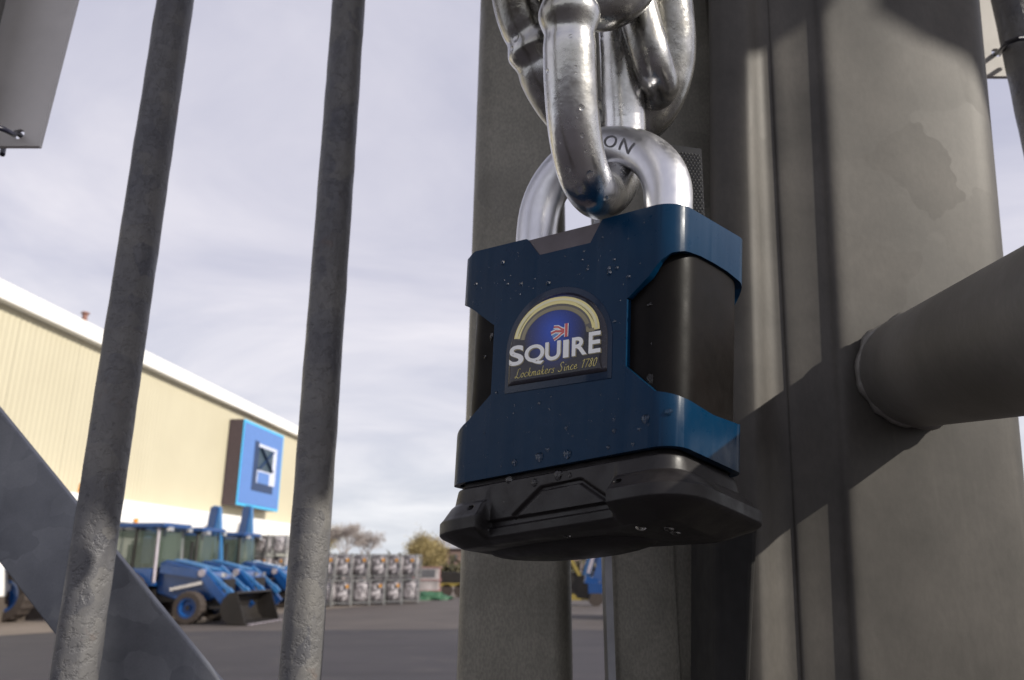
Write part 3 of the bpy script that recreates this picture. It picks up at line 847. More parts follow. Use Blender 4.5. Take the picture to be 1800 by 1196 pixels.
# near-black strip standing in for the shade below the padlock on the post
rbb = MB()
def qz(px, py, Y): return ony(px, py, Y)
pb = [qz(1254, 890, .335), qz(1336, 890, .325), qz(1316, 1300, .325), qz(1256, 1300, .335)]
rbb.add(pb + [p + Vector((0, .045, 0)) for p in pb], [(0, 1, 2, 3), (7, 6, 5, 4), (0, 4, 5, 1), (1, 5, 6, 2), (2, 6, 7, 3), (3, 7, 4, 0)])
rb_ = rbb.build('padlock_shade', plain('padlock_shade_black', (.007, .006, .005, 1), .8, vscale=40), post); bevel(rb_, .004, 4)
# slide bolt tube welded on
w0, w1 = at(1612, 652, .338), at(1800, 592, .243)
td = (w1 - w0).normalized()
tb_ = MB().tube([w0 - td * .006, w0, w1, w1 + td * .09], .0248, 48).build('handle_tube', GALV_TUBE, post, smooth=60)
# weld bead ring
a_ = td.cross(Vector((0, 0, 1))).normalized(); b_ = a_.cross(td)
pts = []
for k in range(60):
    an = 2 * math.pi * k / 60
    rr = .0238 + .0010 * math.sin(an * 11 + 2 * math.sin(an * 3)) * .5 + .0016 * mnoise.noise(Vector((math.cos(an) * 4, math.sin(an) * 4, 0)))
    pts.append(w0 + (a_ * math.cos(an) + b_ * math.sin(an)) * rr + td * .001 * (1 + mnoise.noise(Vector((an * 3, 1, 2)))))
MB().tube(pts, [.0024 + .0012 * mnoise.noise(Vector((k * .35, 7, 2))) for k in range(60)], 10, True).build('weld', GALV_TUBE, post, smooth=180)

# ================================================================ SIGN BOARDS + TIES
def sheet_with_hole(name, p0, px_, pz_, W_, H_, hole, hr_, th, mat, parent):
    """rectangle with corner p0, axes px_, pz_; round hole at (hx,hz)"""
    hx, hz = hole; n = 24
    nn = px_.cross(pz_).normalized()
    out = []
    for k in range(n):
        a = 2 * math.pi * k / n; c, s = math.cos(a), math.sin(a)
        t = 1e9
        if c > 1e-6: t = min(t, (W_ - hx) / c)
        if c < -1e-6: t = min(t, -hx / c)
        if s > 1e-6: t = min(t, (H_ - hz) / s)
        if s < -1e-6: t = min(t, -hz / s)
        out.append((hx + c * t, hz + s * t))
    # snap nearest to the true corners
    for cx_, cz_ in ((0, 0), (W_, 0), (W_, H_), (0, H_)):
        i = min(range(n), key=lambda j: (math.atan2(out[j][1] - hz, out[j][0] - hx) - math.atan2(cz_ - hz, cx_ - hx)) ** 2)
        out[i] = (cx_, cz_)
    inn = [(hx + hr_ * math.cos(2 * math.pi * k / n), hz + hr_ * math.sin(2 * math.pi * k / n)) for k in range(n)]
    P2 = lambda u, o: p0 + px_ * u[0] + pz_ * u[1] + nn * o
    vs = [P2(u, 0) for u in out] + [P2(u, 0) for u in inn] + [P2(u, th) for u in out] + [P2(u, th) for u in inn]
    fs = []
    for k in range(n):
        l = (k + 1) % n
        fs += [(k, l, n + l, n + k), (2 * n + k, 3 * n + k, 3 * n + l, 2 * n + l), (k, 2 * n + k, 2 * n + l, l), (n + k, n + l, 3 * n + l, 3 * n + k)]
    return MB().add(vs, fs).build(name, mat, parent)
Ys = .418
c0_, c1_ = ony(68, 257, Ys), ony(134, 0, Ys); c2_ = ony(0, 262, Ys)
pz_ = (c1_ - c0_).normalized(); px_ = Vector((-1, 0, 0))
hl = ony(33, 236, Ys) - c0_
hz_ = hl.z / pz_.z; hx_ = -(hl.x - pz_.x * hz_)
s1 = sheet_with_hole('sign_board', c0_, px_, pz_, .30, .30, (hx_, hz_), .0034, .003, SIGN_BACK, None)
tag(s1, 'pale grey sign board corner tied behind the leftmost bar, seen from the back', 'sign board')
def tie(pts, label):
    o = MB().tube(pts, .0016, 8).build('cable_tie', BLACK_NYLON, smooth=60)
    return tag(o, label, 'cable tie', 'black cable ties holding the sign boards')
# bar 0 in front of the left sign
b0 = ony(8, 110, .395)
hole_w = ony(33, 236, Ys)
tie([hole_w + Vector((0, .012, 0)), hole_w + Vector((0, -.002, 0)), ony(24, 237, .405), ony(8, 228, .392), ony(-12, 222, .388), ony(-40, 232, .40), ony(-50, 240, .43)], 'black cable tie through the hole of the left sign board')
tie([ony(8, 250, .43), ony(4, 272, .423)], 'cut tail of a cable tie poking out under the left sign board')
Yr = .444
c0_ = ony(1727, 139, Yr); pz_ = Vector((-.06, 0, 1)).normalized(); px_ = Vector((1, 0, 0))
hl = ony(1747, 98, Yr) - c0_
hz_ = hl.z / pz_.z; hx_ = hl.x - pz_.x * hz_
s2 = sheet_with_hole('sign_board', c0_ - px_ * .02, px_, pz_, .10, .25, (hx_ + .02, hz_), .0034, .003, SIGN_BACK, None)
tag(s2, 'pale grey sign board corner tied behind the far right bar, beside the thick post', 'sign board')
hole_w = ony(1747, 98, Yr)
tie([hole_w + Vector((0, .012, 0)), hole_w + Vector((0, -.002, 0)), ony(1756, 92, .43), ony(1770, 76, .41), ony(1790, 68, .40), ony(1815, 66, .405), ony(1830, 70, .43)], 'dark cable tie through the hole of the right sign board')

# ================================================================ PADLOCK
HW, DD, HH = .042, .0435907, .0768565
CC = {k: Vector(v) + Vector((0, 0, CAMZ)) for k, v in dict(
    FLB=(-.01969, .25759, .02589), FRB=(.04141, .19968, .03066), BRB=(.06952, .23237, .02555),
    FLT=(-.01709, .26001, .1089), FRT=(.04708, .20524, .10299), BRT=(.07844, .23655, .10257)).items()}
CC['BLB'] = CC['FLB'] + (CC['BRB'] - CC['FRB']) * .74 + Vector((-.003, .004, .002))
CC['BLT'] = CC['FLT'] + (CC['BRT'] - CC['FRT']) * .78
def warp(p):
    u = (p[0] + HW) / (2 * HW); v = (p[1] + DD / 2) / DD; w = (p[2] + HH / 2) / HH
    lo = (CC['FLB'] * (1 - u) + CC['FRB'] * u) * (1 - v) + (CC['BLB'] * (1 - u) + CC['BRB'] * u) * v
    hi = (CC['FLT'] * (1 - u) + CC['FRT'] * u) * (1 - v) + (CC['BLT'] * (1 - u) + CC['BRT'] * u) * v
    return lo * (1 - w) + hi * w

pm = Mat('padlock_blue').set(Coat_Weight=.0, Specular_IOR_Level=.16)
pm.color(pm.ramp(pm.noise(60, 4), [(.3, (.0005, .021, .056, 1)), (.7, (.0006, .025, .064, 1))]))
pm.rough(pm.rng(pm.noise(300, 5),   .3, .7, .26, .36)).bump(pm.noise(2500, 2), .12, .0001)
PBLUE = pm.m
pk = Mat('padlock_black').set(Specular_IOR_Level=.08)
pk.color(pk.ramp(pk.noise(50, 5, .6), [(.3, (.004, .0034, .003, 1)), (.7, (.009, .0073, .0066, 1))]))
pk.rough(pk.rng(pk.noise(120, 5), .3, .7, .36, .52)).bump(pk.noise(1500, 3), .15, .0001)
PBLACK = pk.m
pr_ = Mat('rubber_black').set(Specular_IOR_Level=.4)
pr_.color(pr_.ramp(pr_.noise(45, 6, .65), [(.3, (.006, .005, .005, 1)), (.72, (.019, .016, .016, 1))]))
pr_.rough(pr_.rng(pr_.noise(90, 5), .35, .65, .32, .58)).bump(pr_.noise(900, 4), .25, .00015).bump(pr_.noise(120, 3), .2, .0006)
PRUB = pr_.m
NOTCH = plain('notch_grey', (.11, .092, .098, 1), .5, vscale=120, bumpsc=1500, bdist=.0001)

pad = empty('padlock', warp((0, 0, -.0575)), label='heavy blue and black padlock hanging by its steel shackle from the chain', cat='padlock')
mm = .001
def sstep(a, b, x):
    t = max(0, min(1, (x - a) / (b - a))); return t * t * (3 - 2 * t)
# perimeter of the rounded box, parameter s in mm from the front centre going right
def perim(s, a=42.0, b=21.8, r=6.0, off=0.0):
    if r == 6.0: a, r = (43.6, 7.6) if s > 0 else (43.2, 7.2)
    """half perimeter to the right (s>0) or left (s<0): returns (x,y),(nx,ny) in mm"""
    sg_ = 1 if s >= 0 else -1; t = abs(s)
    L1, La, L2 = a - r, math.pi * r / 2, 2 * (b - r)
    if t <= L1: p, n_ = (t, -b), (0, -1)
    elif t <= L1 + La:
        an = (t - L1) / r; p = (L1 + r * math.sin(an), -b + r - r * math.cos(an)); n_ = (math.sin(an), -math.cos(an))
    elif t <= L1 + La + L2: p, n_ = (a, -b + r + (t - L1 - La)), (1, 0)
    elif t <= L1 + 2 * La + L2:
        an = (t - L1 - La - L2) / r; p = (a - r + r * math.cos(an), b - r + r * math.sin(an)); n_ = (math.cos(an), math.sin(an))
    else: p, n_ = (a - r - (t - L1 - 2 * La - L2), b), (0, 1)
    x, y_ = p[0] + n_[0] * off, p[1] + n_[1] * off
    return (sg_ * x, y_), (sg_ * n_[0], n_[1])
S1 = 36 + math.pi * 3; SIDE = S1 + 31.6; S2 = SIDE + math.pi * 3; SEND = S2 + 36
def interp(tbl, s):
    if s <= tbl[0][0]: return tbl[0][1]
    for (a, b1), (c, d) in zip(tbl, tbl[1:]):
        if s <= c: return b1 + (d - b1) * (s - a) / (c - a)
    return tbl[-1][1]
def sym(t):   # mirror the front-to-side table to the back
    return t + [(2 * ((S1 + SIDE) / 2) - s, z) for s, z in reversed(t)]
ZUR = sym([(27.72, 8.9), (34.8, 14.6), (38.4, 19.0), (41.5, 21.6), (S1, 22.8), (S1 + 8, 23.9), (S1 + 15.8, 24.1)])
ZLR = sym([(27.2, -12.7), (37.1, -22.4), (S1, -24.2), (S1 + 15.8, -25.2)])
ZUL = sym([(26.5, 10.8), (36, 17.5), (41, 20.9), (S1, 21.6), (S1 + 15.8, 22)])
ZLL = sym([(25.5, -12.1), (36.1, -19.4), (S1, -24), (S1 + 15.8, -25)])
ZT = [(-S1, 37.4), (-40, 37.6), (-37, 38.9), (-13.2, 38.6), (-12.7, 38.3), (-7.2, 31.5), (13.4, 31.2), (17.5, 38.2), (18.0, 38.6), (40, 38.8), (60, 38.8)]
def zt_of(s): return interp(ZT, s)
def build_cover():
    bps = [-27.2 + 0, 27.72, -26.5, -25.5, 27.2]
    cols_ = set()
    s = -SEND
    while s <= SEND: cols_.add(round(s, 3)); s += 1.5
    for a_ in (0, 0):
        pass
    for k in range(-12, 13): cols_.add(round(36 + math.pi * 3 * abs(k) / 12, 3)); cols_.add(round(-36 - math.pi * 3 * abs(k) / 12, 3))
    for t_ in (ZUR, ZLR):
        for s_, _ in t_: cols_.add(round(s_, 3))
    for t_ in (ZUL, ZLL):
        for s_, _ in t_: cols_.add(round(-s_, 3))
    for s_, _ in ZT: cols_.add(round(s_, 3))
    WR, WL = 27.3, -26.0
    WRb, WLb = 2 * ((S1 + SIDE) / 2) - 27.3, -(2 * ((S1 + SIDE) / 2) - 26.0)
    for s_ in (WR, WL, WRb, WLb): cols_.add(s_); cols_.add(s_ + (.02 if s_ > 0 else -.02) * (1 if abs(s_) < 60 else -1))
    ss = sorted(cols_)
    ss = [a for i, a in enumerate(ss) if i == 0 or a - ss[i - 1] > .015]
    vs, fs = [], []
    def web(s_): return (WL - .001 <= s_ <= WR + .001) or s_ >= WRb - .001 or s_ <= WLb + .001
    idx = []
    for s_ in ss:
        (x, y_), _n = perim(s_)
        if x < -36.0: x = -36.0 - (abs(x) - 36.0) * 1.24; y_ = y_ * 1.0
        zt2 = zt_of(s_); zb2 = -38.6
        if web(s_): m_ = -1.9; zs = [zb2, m_, m_, zt2]
        else:
            zu = interp(ZUR if s_ > 0 else ZUL, abs(s_)); zl = interp(ZLR if s_ > 0 else ZLL, abs(s_)); zs = [zb2, zl, zu, zt2]
        if abs(s_) > 60 and web(s_): pass
        base = len(vs)
        for z in zs: vs.append((x * mm, y_ * mm, z * mm))
        idx.append(base)
    for a, c in zip(idx, idx[1:]):
        fs.append((a, c, c + 1, a + 1)); fs.append((a + 2, c + 2, c + 3, a + 3))
    me = bpy.data.meshes.new('cover'); me.from_pydata(vs, [], fs)
    bm = bmesh.new(); bm.from_mesh(me); bmesh.ops.remove_doubles(bm, verts=bm.verts, dist=.00001)
    bmesh.ops.recalc_face_normals(bm, faces=bm.faces); bm.to_mesh(me); bm.free()
    o = link('cover', me, PBLUE, pad)
    m = o.modifiers.new('s', 'SOLIDIFY'); m.thickness = .0024; m.offset = -1; m.use_even_offset = True
    bevel(o, .0007, 4, 40)
    return bake(o, warp, 16)
cover = build_cover()
def ringbox(name, prof, a, b_, r, mat, parent, step=1.2, capb=True, capt=True, offf=None, sm=40):
    N = int(2 * SEND / step)
    L = 2 * ((a - r) * 2 + math.pi * r + 2 * (b_ - r))
    tot = L / 2
    vs, fs = [], []
    n_ = int(L / step)
    for (z, off) in prof:
        for k in range(n_):
            s_ = -tot + L * (k + .5) / n_
            o_ = off if offf is None else offf(s_, z, off)
            (x, y_), _ = perim(s_, a, b_, r, o_)
            vs.append((x * mm, y_ * mm, z * mm))
    m_ = len(prof)
    for i in range(m_ - 1):
        for k in range(n_):
            l = (k + 1) % n_
            fs.append((i * n_ + k, i * n_ + l, (i + 1) * n_ + l, (i + 1) * n_ + k))
    if capb: fs.append(tuple(range(n_)))
    if capt: fs.append(tuple((m_ - 1) * n_ + k for k in range(n_)))
    o = MB().add(vs, fs).build(name, mat, parent)
    for v in o.data.vertices: v.co = warp(o.matrix_parent_inverse.inverted() @ v.co) if False else warp(v.co)
    for p in o.data.polygons: p.use_smooth = True
    o.data.set_sharp_from_angle(angle=R(sm))
    return o
ringbox('body', [(-38.4, -2.2)] + [(z, -2.2) for z in range(-36, 34, 2)] + [(35.5, -2.2), (36.4, -3)], 43, 21.8, 11, PBLACK, pad, offf=lambda s_, z, off: off + 1.9 * sstep(34, 52, s_) * (1 - sstep(96, 112, s_)))
ringbox('top_plate', [(36.45, -2.45), (37.9, -2.45), (38.2, -2.8)], 42, 21.8, 6, PBLUE, pad)
# notch insert
o = MB().prism([(-12.3, 38.0), (-7.4, 31.0), (13.6, 30.7), (17.4, 37.8)], -21.4, -19.0, lambda x, z, y: (x * mm, y * mm, z * mm)).build('notch_insert', NOTCH, pad)
bake(o, warp)
# base cap
VP = [(-13.5, -51.2), (-2.8, -44.6), (11.9, -44.3), (22.6, -51.6)]
def segd(px, pz, a, b):
    ax, az = a; bx, bz = b; t = max(0, min(1, ((px - ax) * (bx - ax) + (pz - az) * (bz - az)) / ((bx - ax) ** 2 + (bz - az) ** 2)))
    return math.hypot(px - ax - t * (bx - ax), pz - az - t * (bz - az))
FL = [(-41.0, -1.6), (-39.2, -1.5), (-38.9, -1.2), (-42, -.9), (-44.5, -.4)]
def flange(z):   # outer flange profile
    return interp([(-58.0, -4.2), (-57.4, -2.6), (-54.4, 5.0), (-53.6, 6.1), (-50.2, 6.2), (-49.2, 4.9), (-46.8, 2.6), (-46.0, 1.8), (-45.0, .2), (-41.5, -.6), (-40.6, -.9), (-40.0, -2.6), (-38.6, -3.0)], z)
def centre(z):
    return interp([(-58.0, -5.0), (-57.5, -3.4), (-56.9, -1.6), (-56.3, -.9), (-53.9, -.7), (-53.6, -1.6), (-53.2, -2.4), (-51.8, -2.4), (-51.4, -.9), (-45, -.8), (-40.6, -.9), (-40.0, -2.6), (-38.6, -3.0)], z)
def offf(s_, z, off):
    t = s_
    mR = sstep(23.6, 25.6, t); mL = sstep(-24.0, -26.0, t)
    back = abs(s_) > (S1 + SIDE) / 2
    if back: mk = 1
    else: mk = max(mR, mL)
    zz = z
    o_ = flange(zz) * mk + centre(zz) * (1 - mk)
    if mk < .5 and not back:
        d = min(segd(t, z, VP[i], VP[i + 1]) for i in range(3))
        o_ -= 1.3 * (1 - sstep(.35, .95, d))
    if not back: # screw dimples on flange lumps
        for cx_, cz_ in ((27.6, -47.6), (-30.5, -47.2)):
            d = math.hypot((t - cx_), (z - cz_) * 1.5); o_ -= 1.8 * (1 - sstep(.6, 1.3, d))
    return o_
zs_ = [-58.0 + .25 * i for i in range(int((58 - 38.6) / .25) + 1)]
base = ringbox('base_cap', [(z, 0) for z in zs_], 43.4, 22.2, 8, PRUB, pad, step=.55, offf=offf, sm=50)
# underside plate and belly
bm = bmesh.new(); bmesh.ops.create_uvsphere(bm, u_segments=48, v_segments=16, radius=1)
for v in bm.verts: v.co = warp(Vector((-.008 + v.co.x * .031, .007 + v.co.y * .0145, -.0572 + v.co.z * .0042)))
me = bpy.data.meshes.new('underside_boss'); bm.to_mesh(me); bm.free(); link('underside_boss', me, PRUB, base, smooth=60)
# shackle
sm_ = Mat('shackle_steel').set(Metallic=1.0)
sm_.color(sm_.ramp(sm_.noise(70, 4), [(.3, (.62, .62, .64, 1)), (.7, (.72, .72, .74, 1))]))
sm_.rough(sm_.rng(sm_.noise(400, 5), .3, .7, .30, .40)).bump(sm_.noise(3000, 2), .25, .0001).bump(sm_.noise(600, 3), .08, .0002)
SHK = sm_.m
pts = [(-.0255, 0, z * mm) for z in (34, 40, 46, 50)]
for k in range(1, 32):
    a = math.pi - math.pi * k / 32; pts.append((.0008 + .0262 * math.cos(a), 0, .0515 + .0262 * math.sin(a)))
pts += [(.027, 0, z * mm) for z in (50, 46, 40, 34)]
sh = MB().tube(pts, .0076, 40).build('shackle', SHK, pad)
bake(sh, warp, 60)
# engraved letters
ENG = plain('engraving', (.16, .16, .17, 1), .7, .2)
GOLDL = None

def text_mesh(txt, offset=0.0, bold=0.0, shear=0.0):
    cu = bpy.data.curves.new('t', 'FONT'); cu.body = txt; cu.size = 1; cu.offset = bold; cu.shear = shear; cu.resolution_u = 6
    o = bpy.data.objects.new('t', cu); COL.objects.link(o)
    dg = bpy.context.evaluated_depsgraph_get()
    me = bpy.data.meshes.new_from_object(o.evaluated_get(dg))
    bpy.data.objects.remove(o)
    xs_ = [v.co.x for v in me.vertices]; ys_ = [v.co.y for v in me.vertices]
    x0, x1, y0, y1 = min(xs_), max(xs_), min(ys_), max(ys_)
    for v in me.vertices: v.co = Vector(((v.co.x - x0) / (x1 - x0), (v.co.y - y0) / (y1 - y0), 0))
    return me
# ------------- badge
BX, SHR = 1.4, -.055
def bz(x, z): return z + SHR * (x - BX)
YF = -21.8
def arch_poly(hw, zb, zc, top, n=40):
    p = [(BX - hw, zb), (BX + hw, zb)]
    for k in range(n + 1):
        a = math.pi * k / n; p.append((BX + hw * math.cos(a), zc + (top - zc) * math.sin(a)))
    return p
badge_bg = Mat('badge_print').set(Coat_Weight=.7, Coat_Roughness=.03, Specular_IOR_Level=.1)
uvn = badge_bg.n.new('ShaderNodeUVMap'); uvn.uv_map = 'uv'
vd = badge_bg.n.new('ShaderNodeVectorMath'); vd.operation = 'DISTANCE'; badge_bg.l.new(uvn.outputs[0], vd.inputs[0]); vd.inputs[1].default_value = (.50, .40, 0)
col_ = badge_bg.ramp(vd.outputs['Value'], [(.06, (.008, .07, .50, 1)), (.20, (.006, .03, .22, 1)), (.33, (.012, .012, .022, 1)), (.6, (.022, .019, .024, 1))])
badge_bg.color(badge_bg.mix(badge_bg.rng(badge_bg.noise(3500, 2), .6, .75, 0, .25), col_, (.25, .3, .5, 1)))
badge_bg.rough(.4)
BADGE = badge_bg.m
rim_m = Mat('badge_clear_rim').set(Coat_Weight=.3, Coat_Roughness=.08, Specular_IOR_Level=.2); rim_m.color((.002, .016, .045, 1)).rough(.3).bump(rim_m.noise(700, 4), .4, .0003); RIMM = rim_m.m
PAPER = plain('badge_white', (.93, .93, .89, 1), .4, vscale=100, var=.02, coat=.5)
GOLD1 = plain('badge_gold_light', (.90, .78, .27, 1), .35, vscale=100, var=.05, coat=1)
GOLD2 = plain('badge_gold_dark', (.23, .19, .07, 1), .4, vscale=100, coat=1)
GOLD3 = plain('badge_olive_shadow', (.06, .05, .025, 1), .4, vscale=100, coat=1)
BRED = plain('badge_red', (.62, .04, .03, 1), .4, vscale=100, coat=1)
BSKY = plain('badge_sky_blue', (.05, .25, .62, 1), .4, vscale=100, coat=1)

def dome(x, z, hw=19.6, zb=-12.3, zc=-2.0, top=16.2):
    """height of the resin dome at (x,z): flat middle, rolled edge"""
    dx_ = hw - abs(x - BX)
    d = min(dx_, z - zb)
    if z > zc:
        rr = math.hypot((x - BX) / hw, (z - zc) / (top - zc)); d = min(d, (1 - rr) * hw * .93)
    t = max(0, min(1, d / 3.0))
    return .25 + 1.0 * math.sqrt(max(0, 1 - (1 - t) ** 2)) + .25 * max(0, min(1, d / 15))
# rim plate
rim = MB().prism(arch_poly(21.2, -14.6, -1.5, 18.2), YF + .3, YF - .22, lambda x, z, y: (x * mm, y * mm, bz(x, z) * mm)).build('badge', RIMM, pad)
bevel(rim, .0002, 2); bake(rim, warp)
# domed print
hw_, zb2, zc2, top2 = 19.6, -12.3, -2.0, 16.2
outl = arch_poly(hw_, zb2, zc2, top2, 56)
oo = []
for i in range(len(outl)):      # resample the two straight sides and the bottom
    a, c = outl[i], outl[(i + 1) % len(outl)]; m_ = max(1, int(math.dist(a, c) / 1.2))
    for k in range(m_): oo.append((a[0] + (c[0] - a[0]) * k / m_, a[1] + (c[1] - a[1]) * k / m_))
cx_, cz_ = BX, 1.0
vs, fs = [], []; fr_ = [1, .995, .98, .96, .935, .9, .86, .8, .7, .55, .4, .2]
for f_ in fr_:
    for (x, z) in oo:
        xx, zz = cx_ + (x - cx_) * f_, cz_ + (z - cz_) * f_
        vs.append((xx, YF - dome(xx, zz) if f_ < 1 else YF - .2, zz))
n_ = len(oo)
for i in range(len(fr_) - 1):
    for k in range(n_):
        l = (k + 1) % n_; fs.append((i * n_ + k, i * n_ + l, (i + 1) * n_ + l, (i + 1) * n_ + k))
vs.append((cx_, YF - dome(cx_, cz_), cz_)); c_i = len(vs) - 1
for k in range(n_): fs.append(((len(fr_) - 1) * n_ + k, (len(fr_) - 1) * n_ + (k + 1) % n_, c_i))
me = bpy.data.meshes.new('sticker'); me.from_pydata([(0, 0, 0)] * len(vs), [], fs)
uvl = me.uv_layers.new(name='uv')
for lp_ in me.loops:
    x, y_, z = vs[lp_.vertex_index]; uvl.data[lp_.index].uv = ((x - (BX - 19.6)) / 39.2, (z + 12.3) / 39.2)
for i, (x, y_, z) in enumerate(vs): me.vertices[i].co = warp((x * mm, y_ * mm, bz(x, z) * mm))
link('sticker', me, BADGE, rim, smooth=180)
def on_badge(x, z, lift=.03):
    return warp((x * mm, (YF - dome(x, z) - lift) * mm, bz(x, z) * mm))
def flat(name, polys, mat, lift=.03, parent=None):
    b = MB()
    for p in polys: b.add([on_badge(x, z, lift) for x, z in p], [tuple(range(len(p)))])
    return b.build(name, mat, parent or rim)
def ring(cx, cz, rx0, rz0, rx1, rz1, a0, a1, n=48):
    out = []
    for k in range(n):
        t0, t1 = R(a0 + (a1 - a0) * k / n), R(a0 + (a1 - a0) * (k + 1) / n)
        out.append([(cx + rx0 * math.cos(t0), cz + rz0 * math.sin(t0)), (cx + rx1 * math.cos(t0), cz + rz1 * math.sin(t0)), (cx + rx1 * math.cos(t1), cz + rz1 * math.sin(t1)), (cx + rx0 * math.cos(t1), cz + rz0 * math.sin(t1))])
    return out
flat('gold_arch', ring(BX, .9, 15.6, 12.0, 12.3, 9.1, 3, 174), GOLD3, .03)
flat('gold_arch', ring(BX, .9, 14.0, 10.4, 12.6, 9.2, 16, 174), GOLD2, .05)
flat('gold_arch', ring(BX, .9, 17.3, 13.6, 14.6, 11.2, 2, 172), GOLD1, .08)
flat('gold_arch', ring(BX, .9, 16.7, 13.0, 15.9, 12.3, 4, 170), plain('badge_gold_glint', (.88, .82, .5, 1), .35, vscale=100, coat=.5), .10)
flat('arch_notch', [[(14.0, .9), (17.0, .9), (16.6, 2.0), (15.0, 1.9), (14.0, 3.0), (13.7, 2.2)]], GOLD2, .11)
# lettering
def letter(ch, x0, x1, z0, z1, mat, bold, lift):
    me = text_mesh(ch, bold=bold)
    b = bmesh.new(); b.from_mesh(me); bmesh.ops.subdivide_edges(b, edges=[e for e in b.edges if e.calc_length() > .12], cuts=2)
    b.to_mesh(me); b.free()
    for v in me.vertices: v.co = on_badge(x0 + (x1 - x0) * v.co.x, z0 + (z1 - z0) * v.co.y, lift)
    return link('letter', me, mat, rim)
LET = [('S', -17.7, -11.0, -6.2, .4), ('Q', -10.6, -2.3, -6.9, -.3), ('U', -2.0, 4.2, -6.4, -.3), ('I', 5.2, 7.4, -6.2, -.5), ('R', 8.6, 14.3, -6.2, -.2), ('E', 14.9, 19.2, -6.2, .7)]
for ch, x0, x1, z0, z1 in LET:
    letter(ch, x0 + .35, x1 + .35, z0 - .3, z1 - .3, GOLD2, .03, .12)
    letter(ch, x0, x1, z0, z1, PAPER, .025, .18)
# tag line, hand drawn strokes (unit: x advance, height 1 = x-height*1.6)
G = {'L': (1.0, [[(.75, 1.5), (.5, 1.6), (.35, 1.3), (.3, .3), (.1, .0), (.0, .15), (.25, .2), (.7, -.05), (1.0, .1)]]),
     'o': (.62, [[(.35, .75), (.1, .6), (.08, .2), (.3, .0), (.5, .25), (.48, .6), (.3, .75), (.62, .6)]]),
     'c': (.55, [[(.5, .65), (.3, .8), (.08, .5), (.1, .15), (.3, .0), (.55, .15)]]),
     'k': (.65, [[(.1, .0), (.2, 1.5)], [(.15, .35), (.5, .75), (.25, .42), (.45, .0), (.65, .1)]]),
     'm': (.95, [[(.05, .0), (.1, .7)], [(.1, .4), (.25, .72), (.38, .6), (.38, .0)], [(.38, .4), (.55, .72), (.68, .6), (.7, .05), (.95, .1)]]),
     'a': (.62, [[(.48, .65), (.25, .75), (.06, .4), (.15, .02), (.4, .2), (.5, .7), (.48, .1), (.62, .05)]]),
     'e': (.58, [[(.08, .35), (.42, .5), (.35, .78), (.12, .6), (.08, .2), (.3, .0), (.58, .2)]]),
     'r': (.5, [[(.1, .0), (.14, .7)], [(.13, .4), (.3, .72), (.5, .62)]]),
     's': (.5, [[(.42, .7), (.2, .72), (.18, .5), (.38, .3), (.3, .0), (.05, .05)]]),
     'S': (.85, [[(.75, 1.35), (.5, 1.6), (.2, 1.3), (.35, .9), (.6, .55), (.45, .05), (.1, .0), (.0, .2)]]),
     'i': (.32, [[(.15, .7), (.14, .1), (.32, .05)], [(.18, 1.05), (.2, 1.15)]]),
     'n': (.65, [[(.08, .0), (.12, .7)], [(.1, .4), (.3, .74), (.44, .55), (.45, .05), (.65, .1)]]),
     '1': (.45, [[(.05, 1.15), (.32, 1.45)], [(.32, 1.45), (.25, .7), (.2, .0)]]),
     '7': (.6, [[(.02, 1.38), (.3, 1.4), (.58, 1.42)], [(.58, 1.42), (.38, .8), (.25, .0)]]),
     '8': (.6, [[(.5, 1.2), (.3, 1.45), (.12, 1.1), (.4, .7), (.42, .2), (.2, .0), (.06, .3), (.3, .7), (.5, 1.2)]]),
     '0': (.6, [[(.3, 1.4), (.08, .9), (.1, .2), (.3, .0), (.5, .5), (.48, 1.2), (.3, 1.4)]]),
     ' ': (.55, [])}
TXT = 'Lockmakers Since 1780'
adv = sum(G[c][0] + .08 for c in TXT); X0, X1_ = -14.6, 17.9; sc_ = (X1_ - X0) / adv
cx2 = X0; b = MB()
for ch in TXT:
    a_w, strokes = G[ch]
    for st in strokes:
        pts = [on_badge(cx2 + (x + .22 * z) * sc_, -10.3 + z * sc_ * .80, .08) for x, z in st]
        # smooth
        fine = []
        for i in range(len(pts) - 1):
            p0, p1, p2, p3 = pts[max(i - 1, 0)], pts[i], pts[i + 1], pts[min(i + 2, len(pts) - 1)]
            for k in range(4):
                t = k / 4; fine.append(.5 * ((2 * p1) + (p2 - p0) * t + (2 * p0 - 5 * p1 + 4 * p2 - p3) * t * t + (3 * p1 - p0 - 3 * p2 + p3) * t ** 3))
        fine.append(pts[-1])
        b.tube(fine, .000095, 5)
    cx2 += (a_w + .08) * sc_
b.build('tag_line', GOLD1, rim)
# little flag emblem
fx, fz = .6, .9
def band(pts, w, mat, lift):
    L_, R_ = [], []
    for i, (x, z) in enumerate(pts):
        a, c = pts[max(0, i - 1)], pts[min(len(pts) - 1, i + 1)]; d = Vector((c[0] - a[0], c[1] - a[1])).normalized()
        L_.append((x - d.y * w / 2, z + d.x * w / 2)); R_.append((x + d.y * w / 2, z - d.x * w / 2))
    flat('flag_stripe', [[L_[i], L_[i + 1], R_[i + 1], R_[i]] for i in range(len(pts) - 1)], mat, lift)
flat('flag_field', [[(1.0, 3.9), (2.4, 4.9), (5.6, 3.6), (5.6, 1.4), (2.0, -.1), (.9, .8), (.3, 2.4)]], BSKY, .12)
for pts, w in (([(.2, 2.4), (2, 2.9), (4, 2.6), (6, 2.6)], 1.0), ([(1.2, 4.4), (3, 4.2), (4.4, 3.3), (5.6, 2.9)], .8), ([(1.4, .2), (3, .9), (4.4, 1.8), (5.6, 2.3)], .8)):
    band(pts, w * 1.45, PAPER, .15)
    band(pts, w * .75, BRED, .18)
